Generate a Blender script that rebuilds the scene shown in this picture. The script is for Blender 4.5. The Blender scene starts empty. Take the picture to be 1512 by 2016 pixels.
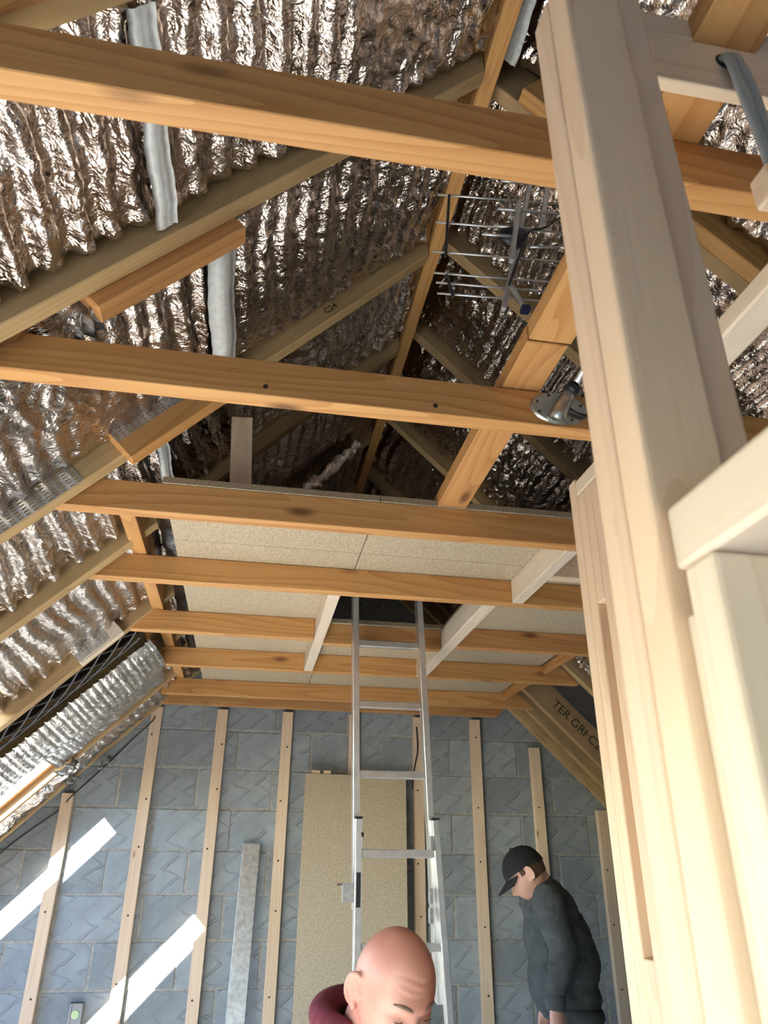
import bpy, bmesh, math, random
import numpy as np
from mathutils import Vector, Matrix

# ------------------------------------------------------------------ camera, sky, sun, exposure
SC = bpy.context.scene
COL = SC.collection
H = 1.55                       # everything is laid out about eye level (z = 0) and raised by H at the end
PI = math.pi
rnd = random.Random(7)

TILT, YAW, ROLL = math.radians(26.017), math.radians(9.848), math.radians(-0.496)
def camera_axes():
    f = Vector((math.sin(YAW)*math.cos(TILT), math.cos(YAW)*math.cos(TILT), math.sin(TILT)))
    r = Vector((math.cos(YAW), -math.sin(YAW), 0))
    d = f.cross(r)
    return r*math.cos(ROLL)+d*math.sin(ROLL), -(r*-math.sin(ROLL)+d*math.cos(ROLL)), -f
cd = bpy.data.cameras.new('camera')
cam = bpy.data.objects.new('camera', cd); COL.objects.link(cam)
cx_, cy_, cz_ = camera_axes()
cam.matrix_world = Matrix(((cx_.x, cy_.x, cz_.x, 0), (cx_.y, cy_.y, cz_.y, 0), (cx_.z, cy_.z, cz_.z, 0), (0, 0, 0, 1)))
cd.sensor_fit = 'HORIZONTAL'; cd.sensor_width = 36.0; cd.lens = 36.0*1428.1/1512.0
cd.clip_start = 0.02
cd.dof.use_dof = True; cd.dof.focus_distance = 3.2; cd.dof.aperture_fstop = 13.0
SC.camera = cam

SUN_DIR = Vector((0.438, 1.0, -0.438)).normalized()
w = bpy.data.worlds.new('sky'); SC.world = w; w.use_nodes = True
nt = w.node_tree
sky = nt.nodes.new('ShaderNodeTexSky')
sky.sky_type = 'NISHITA'; sky.sun_disc = False
sky.sun_elevation = math.radians(24); sky.sun_rotation = math.radians(200)
sky.air_density = 0.8; sky.dust_density = 0.05; sky.ozone_density = 2.0
nt.links.new(sky.outputs[0], nt.nodes['Background'].inputs[0])
nt.nodes['Background'].inputs[1].default_value = 1.15
sd = bpy.data.lights.new('sun', 'SUN'); sd.energy = 36.0; sd.angle = math.radians(0.53); sd.color = (1.0, 0.985, 0.95)
sun = bpy.data.objects.new('sun', sd); COL.objects.link(sun)
sun.rotation_euler = SUN_DIR.to_track_quat('-Z', 'Y').to_euler()

vs = SC.view_settings
SC.display_settings.display_device = 'sRGB'
vs.view_transform = 'Standard'; vs.look = 'None'; vs.exposure = 1.25; vs.gamma = 1.0; vs.use_curve_mapping = False
cy = SC.cycles
cy.use_denoising = True
cy.max_bounces = 9; cy.diffuse_bounces = 5; cy.glossy_bounces = 4; cy.transmission_bounces = 4; cy.transparent_max_bounces = 8
cy.caustics_reflective = False; cy.caustics_refractive = False
cy.sample_clamp_indirect = 8.0

# ------------------------------------------------------------------ object helpers
def tag(o, label=None, cat=None, group=None, kind=None):
    if label: o['label'] = label
    if cat: o['category'] = cat
    if group: o['group'] = group
    if kind: o['kind'] = kind
    return o

def link(name, me, mat=None, parent=None, M=None, smooth=False):
    if mat and not me.materials: me.materials.append(mat)
    if smooth:
        me.polygons.foreach_set('use_smooth', [True]*len(me.polygons))
    o = bpy.data.objects.new(name, me); COL.objects.link(o)
    if parent is not None: o.parent = parent
    if M is not None: o.matrix_basis = M
    return o

def empty(name, loc, label, cat, group=None):
    o = bpy.data.objects.new(name, None); COL.objects.link(o)
    o.location = loc; o.empty_display_size = .05
    return tag(o, label, cat, group)

def bm_mesh(bm, name='m'):
    me = bpy.data.meshes.new(name); bm.to_mesh(me); bm.free(); return me

def bm_box(bm, c, s, M=None):
    r = bmesh.ops.create_cube(bm, size=1.0)
    for v in r['verts']:
        v.co = Vector((v.co.x*s[0]+c[0], v.co.y*s[1]+c[1], v.co.z*s[2]+c[2]))
        if M is not None: v.co = M @ v.co
    return r['verts']

def box_mesh(c, s, bev=0.0, seg=1):
    bm = bmesh.new(); bm_box(bm, c, s)
    if bev: bmesh.ops.bevel(bm, geom=bm.edges[:], offset=bev, segments=seg, affect='EDGES', profile=.5)
    return bm_mesh(bm)

def box(name, lo, hi, mat, parent=None, bev=0.0, seg=1):
    """axis-aligned box whose object origin is its centre; inside a parent the coordinates are the parent's"""
    lo = Vector(lo); hi = Vector(hi); c = (lo+hi)/2
    return link(name, box_mesh((0, 0, 0), hi-lo, bev, seg), mat, parent, Matrix.Translation(c))

def frame(x, up):
    x = Vector(x).normalized(); z = Vector(up); z = (z - x*z.dot(x)).normalized(); y = z.cross(x)
    return x, y, z

def timber(name, p0, p1, wid, dep, up, mat, parent=None, bev=.002, cut0=0., cut1=0., seg=1):
    """sawn length from p0 to p1 (centre line), wid across, dep along `up`; cut = end skew (run per unit of depth)"""
    p0 = Vector(p0); p1 = Vector(p1); L = (p1-p0).length
    x, y, z = frame(p1-p0, up)
    bm = bmesh.new(); bm_box(bm, (0, 0, 0), (L, wid, dep))
    for v in bm.verts:
        t = v.co.z
        v.co.x += (cut0 if v.co.x < 0 else cut1)*t
    if bev: bmesh.ops.bevel(bm, geom=bm.edges[:], offset=bev, segments=seg, affect='EDGES', profile=.5)
    c = (p0+p1)/2
    M = Matrix(((x.x, y.x, z.x, c.x), (x.y, y.y, z.y, c.y), (x.z, y.z, z.z, c.z), (0, 0, 0, 1)))
    return link(name, bm_mesh(bm), mat, parent, M)

def bm_tube(bm, pts, rad, n=8, closed_ends=True):
    pts = [Vector(p) for p in pts]
    if not hasattr(rad, '__len__'): rad = [rad]*len(pts)
    rings = []; prev = None
    for i, p in enumerate(pts):
        d = (pts[min(i+1, len(pts)-1)]-pts[max(i-1, 0)]).normalized()
        a = d.cross(Vector((0, 0, 1)) if abs(d.z) < .9 else Vector((0, 1, 0))).normalized()
        if prev is not None: a = (prev - d*prev.dot(d)).normalized()
        prev = a; b = d.cross(a)
        rings.append([bm.verts.new(p+(a*math.cos(2*PI*k/n)+b*math.sin(2*PI*k/n))*rad[i]) for k in range(n)])
    for i in range(len(rings)-1):
        for k in range(n):
            bm.faces.new((rings[i][k], rings[i][(k+1) % n], rings[i+1][(k+1) % n], rings[i+1][k]))
    if closed_ends:
        bm.faces.new(rings[0][::-1]); bm.faces.new(rings[-1])

def tube(name, pts, rad, mat, parent=None, n=8):
    bm = bmesh.new(); bm_tube(bm, pts, rad, n)
    bmesh.ops.recalc_face_normals(bm, faces=bm.faces[:])
    o = link(name, bm_mesh(bm), mat, parent)
    for p in o.data.polygons: p.use_smooth = len(p.vertices) == 4
    return o

def smooth_curve(pts, k=6):
    P = [Vector(p) for p in pts]; out = []
    for i in range(len(P)-1):
        a, b, c, d = P[max(i-1, 0)], P[i], P[i+1], P[min(i+2, len(P)-1)]
        for j in range(k):
            t = j/k
            out.append(.5*((2*b)+(c-a)*t+(2*a-5*b+4*c-d)*t*t+(3*b-a-3*c+d)*t**3))
    return out+[P[-1]]

def set_origin(o, c):
    """move a top-level mesh's origin to c without moving the mesh"""
    o.data.transform(Matrix.Translation(-Vector(c))); o.location = Vector(c); return o

# ------------------------------------------------------------------ materials
def new_mat(name):
    m = bpy.data.materials.new(name); m.use_nodes = True
    n = m.node_tree; b = n.nodes['Principled BSDF']
    return m, n, b, n.nodes, n.links

def mth(ns, ls, op, a, b=None, c=None):
    n = ns.new('ShaderNodeMath'); n.operation = op
    for i, v in enumerate((a, b, c)):
        if v is None: continue
        if isinstance(v, (int, float)): n.inputs[i].default_value = v
        else: ls.new(v, n.inputs[i])
    return n.outputs[0]

def mix(ns, ls, fac, a, b, mode='MIX'):
    n = ns.new('ShaderNodeMix'); n.data_type = 'RGBA'; n.blend_type = mode
    for s, v in ((n.inputs[0], fac), (n.inputs[6], a), (n.inputs[7], b)):
        if isinstance(v, (int, float)): s.default_value = v
        elif isinstance(v, tuple): s.default_value = (*v, 1)
        else: ls.new(v, s)
    return n.outputs[2]

def ramp(ns, ls, fac, stops):
    n = ns.new('ShaderNodeValToRGB'); e = n.color_ramp.elements
    while len(e) < len(stops): e.new(.5)
    for el, (p, c) in zip(e, stops):
        el.position = p; el.color = (*c, 1) if isinstance(c, tuple) else (c, c, c, 1)
    ls.new(fac, n.inputs[0]); return n.outputs[0]

def wood(name, light, dark, knot, rough=.6, ring=1.0, kn=.075, tone=.18, wear=None):
    m, n, b, ns, ls = new_mat(name)
    tc = ns.new('ShaderNodeTexCoord'); oi = ns.new('ShaderNodeObjectInfo')
    r = oi.outputs['Random']
    off = ns.new('ShaderNodeVectorMath'); off.operation = 'ADD'
    cmb = ns.new('ShaderNodeCombineXYZ')
    ls.new(mth(ns, ls, 'MULTIPLY', r, 37.3), cmb.inputs[0]); ls.new(mth(ns, ls, 'MULTIPLY', r, 3.1), cmb.inputs[1]); ls.new(mth(ns, ls, 'MULTIPLY', r, 5.7), cmb.inputs[2])
    ls.new(tc.outputs['Object'], off.inputs[0]); ls.new(cmb.outputs[0], off.inputs[1])
    def mapped(sx, sy, sz):
        mp = ns.new('ShaderNodeMapping'); mp.inputs['Scale'].default_value = (sx, sy, sz); ls.new(off.outputs[0], mp.inputs[0]); return mp.outputs[0]
    def noise(v, sc, det=3, dist=0.):
        x = ns.new('ShaderNodeTexNoise'); x.inputs['Scale'].default_value = sc; x.inputs['Detail'].default_value = det; x.inputs['Distortion'].default_value = dist
        ls.new(v, x.inputs['Vector']); return x.outputs['Fac']
    broad = noise(mapped(.9, 9, 9), 1.0, 2)
    fine = noise(mapped(3, 150, 150), 1.0, 2)
    # growth rings: a slowly drifting field cut into bands
    field = noise(mapped(.55, 7, 7), 1.0, 1, .4)
    bands = mth(ns, ls, 'FRACT', mth(ns, ls, 'MULTIPLY', field, 13.0*ring))
    bands = mth(ns, ls, 'POWER', bands, 2.5)
    vo = ns.new('ShaderNodeTexVoronoi'); vo.inputs['Scale'].default_value = 1.0; ls.new(mapped(2.6, 7.5, 7.5), vo.inputs['Vector'])
    kd = vo.outputs['Distance']
    kmask = ramp(ns, ls, kd, [(kn*.55, 1.0), (kn*1.5, 0.0)])
    f = mth(ns, ls, 'ADD', mth(ns, ls, 'MULTIPLY', broad, .45), mth(ns, ls, 'ADD', mth(ns, ls, 'MULTIPLY', bands, .35), mth(ns, ls, 'MULTIPLY', fine, .3)))
    col = ramp(ns, ls, f, [(.25, light), (.85, dark)])
    col = mix(ns, ls, kmask, col, knot)
    hsv = ns.new('ShaderNodeHueSaturation'); ls.new(col, hsv.inputs['Color'])
    ls.new(mth(ns, ls, 'ADD', 1-tone/2, mth(ns, ls, 'MULTIPLY', r, tone)), hsv.inputs['Value'])
    ls.new(mth(ns, ls, 'ADD', .495, mth(ns, ls, 'MULTIPLY', r, .01)), hsv.inputs['Hue'])
    out = hsv.outputs[0]
    if wear:
        st = noise(mapped(2.2, 2.2, 5), 1.6, 4)
        out = mix(ns, ls, mth(ns, ls, 'MULTIPLY', ramp(ns, ls, st, [(.48, 0.), (.7, 1.)]), .55), out, wear)
    ls.new(out, b.inputs['Base Color']); b.inputs['Roughness'].default_value = rough
    bp = ns.new('ShaderNodeBump'); bp.inputs['Strength'].default_value = .25; bp.inputs['Distance'].default_value = .002
    ls.new(mth(ns, ls, 'ADD', fine, bands), bp.inputs['Height']); ls.new(bp.outputs[0], b.inputs['Normal'])
    return m

def plain(name, col, rough=.5, metal=0., spec=.5, nscale=0, namp=.15, bump=0., bscale=100):
    m, n, b, ns, ls = new_mat(name)
    b.inputs['Base Color'].default_value = (*col, 1); b.inputs['Roughness'].default_value = rough
    b.inputs['Metallic'].default_value = metal; b.inputs['Specular IOR Level'].default_value = spec
    tc = ns.new('ShaderNodeTexCoord')
    if nscale:
        x = ns.new('ShaderNodeTexNoise'); x.inputs['Scale'].default_value = nscale; x.inputs['Detail'].default_value = 4
        ls.new(tc.outputs['Object'], x.inputs['Vector'])
        lo = tuple(c*(1-namp) for c in col); hi = tuple(min(1, c*(1+namp)) for c in col)
        ls.new(ramp(ns, ls, x.outputs['Fac'], [(.3, lo), (.7, hi)]), b.inputs['Base Color'])
    if bump:
        y = ns.new('ShaderNodeTexNoise'); y.inputs['Scale'].default_value = bscale; y.inputs['Detail'].default_value = 3
        ls.new(tc.outputs['Object'], y.inputs['Vector'])
        bp = ns.new('ShaderNodeBump'); bp.inputs['Strength'].default_value = bump; bp.inputs['Distance'].default_value = .004
        ls.new(y.outputs['Fac'], bp.inputs['Height']); ls.new(bp.outputs[0], b.inputs['Normal'])
    return m

W_TIE = wood('orange_treated_pine', (.63, .345, .128), (.43, .182, .053), (.20, .085, .03), 0.6, 1.0, kn=.095)
W_RAFT = wood('weathered_treated_pine', (.52, .355, .18), (.38, .25, .115), (.14, .085, .04), .7, 1.3, wear=(.28, .175, .085))
W_WHITE = wood('fresh_planed_spruce', (.77, .68, .56), (.69, .57, .44), (.40, .21, .10), .55, 1.2, .045, .10)
W_CLS = wood('pale_pinkish_stud_timber', (.77, .60, .45), (.67, .48, .335), (.38, .19, .09), .5, .7, .035, .12)
W_BATT = wood('pale_batten_timber', (.78, .62, .46), (.68, .50, .34), (.33, .17, .08), .6, .9, .05, .14)

def chip_material():
    m, n, b, ns, ls = new_mat('chipboard')
    tc = ns.new('ShaderNodeTexCoord')
    x = ns.new('ShaderNodeTexNoise'); x.inputs['Scale'].default_value = 170; x.inputs['Detail'].default_value = 3; ls.new(tc.outputs['Object'], x.inputs['Vector'])
    y = ns.new('ShaderNodeTexNoise'); y.inputs['Scale'].default_value = 6; ls.new(tc.outputs['Object'], y.inputs['Vector'])
    c = ramp(ns, ls, x.outputs['Fac'], [(.34, (.36, .285, .19)), (.52, (.50, .42, .30)), (.68, (.62, .55, .42))])
    c = mix(ns, ls, mth(ns, ls, 'MULTIPLY', y.outputs['Fac'], .25), c, (.40, .35, .27))
    ls.new(c, b.inputs['Base Color']); b.inputs['Roughness'].default_value = .75
    bp = ns.new('ShaderNodeBump'); bp.inputs['Strength'].default_value = .15; bp.inputs['Distance'].default_value = .002
    ls.new(x.outputs['Fac'], bp.inputs['Height']); ls.new(bp.outputs[0], b.inputs['Normal'])
    return m
M_CHIP = chip_material()
M_CHIPEDGE = plain('raw_chipboard_edge', (.30, .23, .15), .9, nscale=260, namp=.6)

def foil_material(name, col, rough, bump=.5):
    m, n, b, ns, ls = new_mat(name)
    tc = ns.new('ShaderNodeTexCoord')
    b.inputs['Metallic'].default_value = 1.0
    x = ns.new('ShaderNodeTexNoise'); x.inputs['Scale'].default_value = 3.; ls.new(tc.outputs['Object'], x.inputs['Vector'])
    ls.new(ramp(ns, ls, x.outputs['Fac'], [(.35, tuple(c*.86 for c in col)), (.7, col)]), b.inputs['Base Color'])
    ls.new(mth(ns, ls, 'ADD', rough-.05, mth(ns, ls, 'MULTIPLY', x.outputs['Fac'], .12)), b.inputs['Roughness'])
    # crinkles: ridged noise at two scales
    def ridged(sc, dist):
        y = ns.new('ShaderNodeTexNoise'); y.inputs['Scale'].default_value = sc; y.inputs['Detail'].default_value = 2; y.inputs['Distortion'].default_value = dist
        ls.new(tc.outputs['Object'], y.inputs['Vector'])
        return mth(ns, ls, 'ABSOLUTE', mth(ns, ls, 'SUBTRACT', y.outputs['Fac'], .5))
    h = mth(ns, ls, 'ADD', mth(ns, ls, 'MULTIPLY', ridged(24, 1.2), .8), mth(ns, ls, 'MULTIPLY', ridged(60, .9), .4))
    bp = ns.new('ShaderNodeBump'); bp.inputs['Strength'].default_value = bump; bp.inputs['Distance'].default_value = .02
    ls.new(h, bp.inputs['Height']); ls.new(bp.outputs[0], b.inputs['Normal'])
    return m
M_FOIL = foil_material('crinkled_foil', (.78, .685, .62), .14, .5)
M_FOILB = foil_material('bubble_foil', (.88, .85, .82), .27, .35)
M_SEAM = plain('grey_foam_edge', (.62, .65, .67), .45, nscale=60, namp=.12, bump=.2, bscale=200)
M_BLACKFILM = plain('black_membrane', (.012, .012, .013), .25, nscale=8, bump=.6, bscale=25)
M_NET = plain('dark_plastic_net', (.09, .09, .10), .45)
M_TAPE = plain('silver_tape', (.62, .62, .62), .35, .6, bump=.4, bscale=60)

def block_material():
    m, n, b, ns, ls = new_mat('combed_concrete_block')
    tc = ns.new('ShaderNodeTexCoord'); oi = ns.new('ShaderNodeObjectInfo')
    sp = ns.new('ShaderNodeSeparateXYZ'); ls.new(tc.outputs['Object'], sp.inputs[0])
    r = oi.outputs['Random']
    nz = ns.new('ShaderNodeTexNoise'); nz.inputs['Scale'].default_value = 7; ls.new(tc.outputs['Object'], nz.inputs['Vector'])
    wob = mth(ns, ls, 'MULTIPLY', mth(ns, ls, 'SUBTRACT', nz.outputs['Fac'], .5), .10)
    z = mth(ns, ls, 'ADD', mth(ns, ls, 'ADD', sp.outputs[2], mth(ns, ls, 'MULTIPLY', r, .3)), wob)
    # asymmetric zigzag: slow diagonal, quick return, softened tips
    ph = mth(ns, ls, 'FRACT', mth(ns, ls, 'DIVIDE', z, .118))
    up = mth(ns, ls, 'DIVIDE', ph, .72); dn = mth(ns, ls, 'DIVIDE', mth(ns, ls, 'SUBTRACT', 1.0, ph), .28)
    tri = mth(ns, ls, 'SMOOTH_MIN', up, dn, .22)
    xx = mth(ns, ls, 'ADD', mth(ns, ls, 'SUBTRACT', sp.outputs[0], mth(ns, ls, 'MULTIPLY', tri, .10)), mth(ns, ls, 'MULTIPLY', r, .9))
    def line(off, wid):
        p = mth(ns, ls, 'FRACT', mth(ns, ls, 'DIVIDE', mth(ns, ls, 'ADD', xx, off), .135))
        d = mth(ns, ls, 'ABSOLUTE', mth(ns, ls, 'SUBTRACT', p, .5))
        return ramp(ns, ls, d, [(wid*.5, 1.), (wid*1.5, 0.)])
    ln = mth(ns, ls, 'MAXIMUM', line(0, .022), mth(ns, ls, 'MULTIPLY', line(.016, .017), .8))
    n2 = ns.new('ShaderNodeTexNoise'); n2.inputs['Scale'].default_value = 9; n2.inputs['Detail'].default_value = 3; ls.new(tc.outputs['Object'], n2.inputs['Vector'])
    ln = mth(ns, ls, 'MULTIPLY', ln, ramp(ns, ls, n2.outputs['Fac'], [(.38, 0.1), (.62, 1.)]))
    base = ramp(ns, ls, n2.outputs['Fac'], [(.3, (.25, .285, .315)), (.7, (.335, .375, .405))])
    hsv = ns.new('ShaderNodeHueSaturation'); ls.new(base, hsv.inputs['Color']); ls.new(mth(ns, ls, 'ADD', .85, mth(ns, ls, 'MULTIPLY', r, .3)), hsv.inputs['Value'])
    ls.new(mix(ns, ls, mth(ns, ls, 'MULTIPLY', ln, .85), hsv.outputs[0], (.055, .06, .07)), b.inputs['Base Color'])
    b.inputs['Roughness'].default_value = .8
    n3 = ns.new('ShaderNodeTexNoise'); n3.inputs['Scale'].default_value = 140; ls.new(tc.outputs['Object'], n3.inputs['Vector'])
    bp = ns.new('ShaderNodeBump'); bp.inputs['Strength'].default_value = .35; bp.inputs['Distance'].default_value = .003
    ls.new(mth(ns, ls, 'SUBTRACT', n3.outputs['Fac'], ln), bp.inputs['Height']); ls.new(bp.outputs[0], b.inputs['Normal'])
    return m
M_BLOCK = block_material()
M_PALEBLOCK = plain('pale_concrete_block', (.60, .60, .59), .8, nscale=30, namp=.12, bump=.3, bscale=120)
M_MORTAR = plain('mortar', (.36, .35, .325), .9, nscale=40, namp=.25, bump=.5, bscale=80)
M_ALU = plain('mill_aluminium', (.80, .81, .82), .30, .9, nscale=25, namp=.08)
M_ALUD = plain('dull_aluminium', (.50, .51, .52), .38, .85, nscale=30, namp=.15)
M_GALV = plain('galvanised_steel', (.55, .57, .58), .38, .85, nscale=45, namp=.22)
M_CHROME = plain('chrome', (.80, .81, .83), .12, 1.0)
M_ZINC = plain('dull_zinc', (.42, .43, .40), .30, .9, nscale=50, namp=.2)
M_BLACK = plain('black_plastic', (.015, .016, .022), .4)
M_CABLE = plain('grey_cable_sheath', (.30, .335, .35), .42)
M_WIRE = plain('black_wire', (.02, .02, .02), .5)
M_SCREW = plain('dark_screw', (.05, .04, .035), .5, .6)
M_INK = plain('stamp_ink', (.055, .042, .02), .8)
M_WHITEPVC = plain('white_window_frame', (.85, .86, .87), .35)
M_FLOOR = plain('dusty_chipboard_floor', (.70, .65, .56), .8, nscale=90, namp=.2)
M_PLASTER = plain('plasterboard', (.82, .80, .76), .85, nscale=5, namp=.06)
M_PAPER = plain('pale_paper', (.74, .70, .66), .8)
M_ROOF = plain('dark_roof_underlay', (.05, .045, .042), .8, nscale=20, namp=.2)

def thin_glass():
    m, n, b, ns, ls = new_mat('window_glass')
    tr = ns.new('ShaderNodeBsdfTransparent'); tr.inputs[0].default_value = (.93, .96, .97, 1)
    gl = ns.new('ShaderNodeBsdfGlossy'); gl.inputs['Roughness'].default_value = .02
    mx = ns.new('ShaderNodeMixShader'); mx.inputs[0].default_value = .07; ls.new(tr.outputs[0], mx.inputs[1]); ls.new(gl.outputs[0], mx.inputs[2])
    ls.new(mx.outputs[0], ns['Material Output'].inputs[0]); return m
M_GLASS = thin_glass()

# ------------------------------------------------------------------ roof planes
# u runs up the slope from x = 0, d is depth outward from the rafters' underside
LS, RS = 1.03, .97
lc = 1/math.hypot(1, LS); rc = 1/math.hypot(1, RS)
LU, LN = Vector((lc, 0, LS*lc)), Vector((-LS*lc, 0, lc))       # left slope: up vector, outward normal
RU, RN = Vector((-rc, 0, RS*rc)), Vector((RS*rc, 0, rc))
LO, RO = Vector((0, 0, 1.44)), Vector((0, 0, 2.545))
def PL(u, y, d=0.): return LO+LU*u+LN*d+Vector((0, y, 0))
def PR(u, y, d=0.): return RO+RU*u+RN*d+Vector((0, y, 0))
uL = lambda x: x/lc                                             # slope coordinate of a plan x
uR = lambda x: -x/rc
RIDGE_L, RIDGE_R = .470, .515
YB, YF = -2.4, 4.70                                             # back and far walls
# roof windows: (side, y0, y1, u_low, u_top); last two unseen, added for daylight and floor bounce
WIN = [('L', 3.81, 4.255, -2.9, -1.41), ('L', 2.61, 3.055, -2.9, -1.36), ('L', 1.24, 1.80, -3.1, -1.60), ('L', -2.3, -.05, -3.7, -1.90),
       ]
DECK = .148

def ceiling():
    bm = bmesh.new()
    def slab(side, y0, y1, u0, u1):
        if y1-y0 < 1e-4 or u1-u0 < 1e-4: return
        P = PL if side == 'L' else PR
        vs_ = [bm.verts.new(P(u, y, d)) for d in (DECK, DECK+.022) for u in (u0, u1) for y in (y0, y1)]
        for f in ((0, 1, 3, 2), (4, 6, 7, 5), (0, 4, 5, 1), (2, 3, 7, 6), (0, 2, 6, 4), (1, 5, 7, 3)):
            bm.faces.new([vs_[i] for i in f])
    for side, lo, hi in (('L', uL(-3.15), uL(.49)+.34), ('R', uR(4.4), uR(.49)+.30)):
        ws = sorted([w_ for w_ in WIN if w_[0] == side], key=lambda q: q[1])
        y = YB-.2
        for _, a, b_, u0, u1 in ws:
            slab(side, y, a, lo, hi); slab(side, a, b_, lo, u0); slab(side, a, b_, u1, hi); y = b_
        slab(side, y, YF+.25, lo, hi)
    bmesh.ops.recalc_face_normals(bm, faces=bm.faces[:])
    o = link('ceiling', bm_mesh(bm), M_ROOF); tag(o, kind='structure'); set_origin(o, (.49, 1.2, 1.9))
ceiling()

def window(i, side, y0, y1, u0, u1):
    P, N, U = (PL, LN, LU) if side == 'L' else (PR, RN, RU)
    root = bpy.data.objects.new(f'window_{i}', None); COL.objects.link(root); root.location = P((u0+u1)/2, (y0+y1)/2, DECK)
    tag(root, kind='structure'); o0 = root.location
    def bar(name, a, b_, wid, dep, mat): return timber(name, P(*a)-o0, P(*b_)-o0, wid, dep, N, mat, root)
    ym = (y0+y1)/2; fw = .018
    bar('frame_side', (u0, y0-.02, .125), (u1+.02, y0-.02, .125), .04, .09, M_WHITEPVC)
    bar('frame_side', (u0, y1+.012, .165), (u1+.02, y1+.012, .16), .024, .05, M_WHITEPVC)
    bar('frame_head', (u1+.02, y0, .125), (u1+.02, y1, .125), .04, .09, M_WHITEPVC)
    bar('frame_sill', (u0-.02, y0, .125), (u0-.02, y1, .125), .04, .09, M_WHITEPVC)
    bm = bmesh.new()
    q = [bm.verts.new(P(u, y, .172)-o0) for u, y in ((u0, y0), (u1, y0), (u1, y1), (u0, y1))]
    bm.faces.new(q); link('pane', bm_mesh(bm), M_GLASS, root)
    la = bpy.data.lights.new(f'portal_{i}', 'AREA'); la.shape = 'RECTANGLE'; la.size = u1-u0; la.size_y = y1-y0
    la.cycles.is_portal = True
    lo = bpy.data.objects.new(f'sky_portal_{i}', la); COL.objects.link(lo)
    z = N; x = U; y_ = z.cross(x); c = P((u0+u1)/2, ym, .168)
    lo.matrix_world = Matrix(((x.x, y_.x, z.x, c.x), (x.y, y_.y, z.y, c.y), (x.z, y_.z, z.z, c.z), (0, 0, 0, 1)))
for i, w_ in enumerate(WIN): window(i+1, *w_)

# ------------------------------------------------------------------ walls and floor
o = box('floor', (-3.3, YB-.2, -1.75), (4.6, YF+.3, -1.55), M_FLOOR); tag(o, kind='structure')
def gable(name, y0, y1, mat, grow=.18):
    pr = [(-2.90-grow, -1.55), (4.22+grow, -1.55), (.53, 2.02+grow*1.35)]
    bm = bmesh.new(); a = [bm.verts.new((x, y0, z)) for x, z in pr]; b_ = [bm.verts.new((x, y1, z)) for x, z in pr]
    bm.faces.new(a); bm.faces.new(b_[::-1])
    for i in range(3): bm.faces.new((a[i], b_[i], b_[(i+1) % 3], a[(i+1) % 3]))
    bmesh.ops.recalc_face_normals(bm, faces=bm.faces[:])
    o = link(name, bm_mesh(bm), mat); set_origin(o, (.5, (y0+y1)/2, 0)); return tag(o, kind='structure')
gable('wall_back', YB-.2, YB, M_PLASTER)
FACE = 4.700
wall = gable('wall_far', FACE+.006, FACE+.2, M_MORTAR)
wc = wall.location.copy()
bl_mesh = box_mesh((0, 0, 0), (.434, .05, .214), .004); bl_mesh.materials.append(M_BLOCK)
bl_pale = box_mesh((0, 0, 0), (.434, .05, .214), .004); bl_pale.materials.append(M_PALEBLOCK)
PITCH = .2235
for k in range(-3, 11):
    zc = .742-PITCH*k-PITCH/2
    if zc < -1.5: continue
    x0 = -.74 if k % 2 else -.52
    for j in range(-6, 10):
        xc = x0+.445*(j+.5)
        if zc > 1.44+LS*xc+.15 or zc > 2.545-RS*xc+.15: continue
        if xc < -2.9 or xc > 4.2: continue
        pale = zc > 2.545-RS*xc-.02 and xc > 1.75
        b_ = link('block', bl_pale if pale else bl_mesh, None, wall,
                  Matrix.Translation(Vector((xc+rnd.uniform(-.003, .003), FACE+.0265+rnd.uniform(-.003, .003), zc+rnd.uniform(-.002, .002)))-wc) @ Matrix.Rotation(rnd.uniform(-.004, .004), 4, 'Y'))

# ------------------------------------------------------------------ far wall battens, wall beam
screw_me = bpy.data.meshes.new('screw')
_b = bmesh.new(); bmesh.ops.create_cone(_b, cap_ends=True, segments=8, radius1=.006, radius2=.005, depth=.004, matrix=Matrix.Rotation(PI/2, 4, 'X')); _b.to_mesh(screw_me); _b.free(); screw_me.materials.append(M_SCREW)
BATT = [(-1.006, .36, 'short batten at the left end of the block wall under the roof slope'),
        (-.579, .862, 'long batten second from the left roof slope'),
        (-.184, .862, 'batten on the block wall left of the grey metal straightedge'),
        (.211, .862, 'batten between the metal straightedge and the leaning chipboard sheet'),
        (.634, .862, 'batten mostly hidden behind the leaning chipboard sheet and ladder'),
        (1.044, .862, 'batten just right of the leaning chipboard with a black wire on it'),
        (1.424, .862, 'batten standing alone between the ladder and the capped man'),
        (1.82, .70, 'batten right behind the capped man, cut under the right rafter'),
        (2.23, .33, 'short batten beside the right stud frame with a dark knot at its top')]
for x, top, lab in BATT:
    o = timber('batten', (x, FACE-.020, -1.55), (x+rnd.uniform(-.004, .004), FACE-.020, top), .064, .038, (0, -1, 0), W_BATT, bev=.0015)
    tag(o, 'pale '+lab, 'batten', 'vertical battens on the block wall')
    for q in range(6):
        z = -.95+q*.33+rnd.uniform(-.06, .06)
        if z < top-.06: link('screw', screw_me, None, o, o.matrix_basis.inverted() @ Matrix.Translation((x+rnd.uniform(-.012, .012), FACE-.0398, z)))
o = timber('gable_beam', (-.60, 4.634, .920), (1.60, 4.634, .920), .045, .088, (0, 0, 1), W_TIE, cut0=-.9, cut1=.95)
tag(o, 'orange timber beam fixed along the top of the block wall', 'beam')
o = timber('gable_packer', (-.80, 4.66, .70), (-.62, 4.66, .885), .05, .09, (0, -1, 0), W_TIE)
tag(o, 'short orange packer at the left end of the wall beam under the slope', 'timber')

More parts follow.
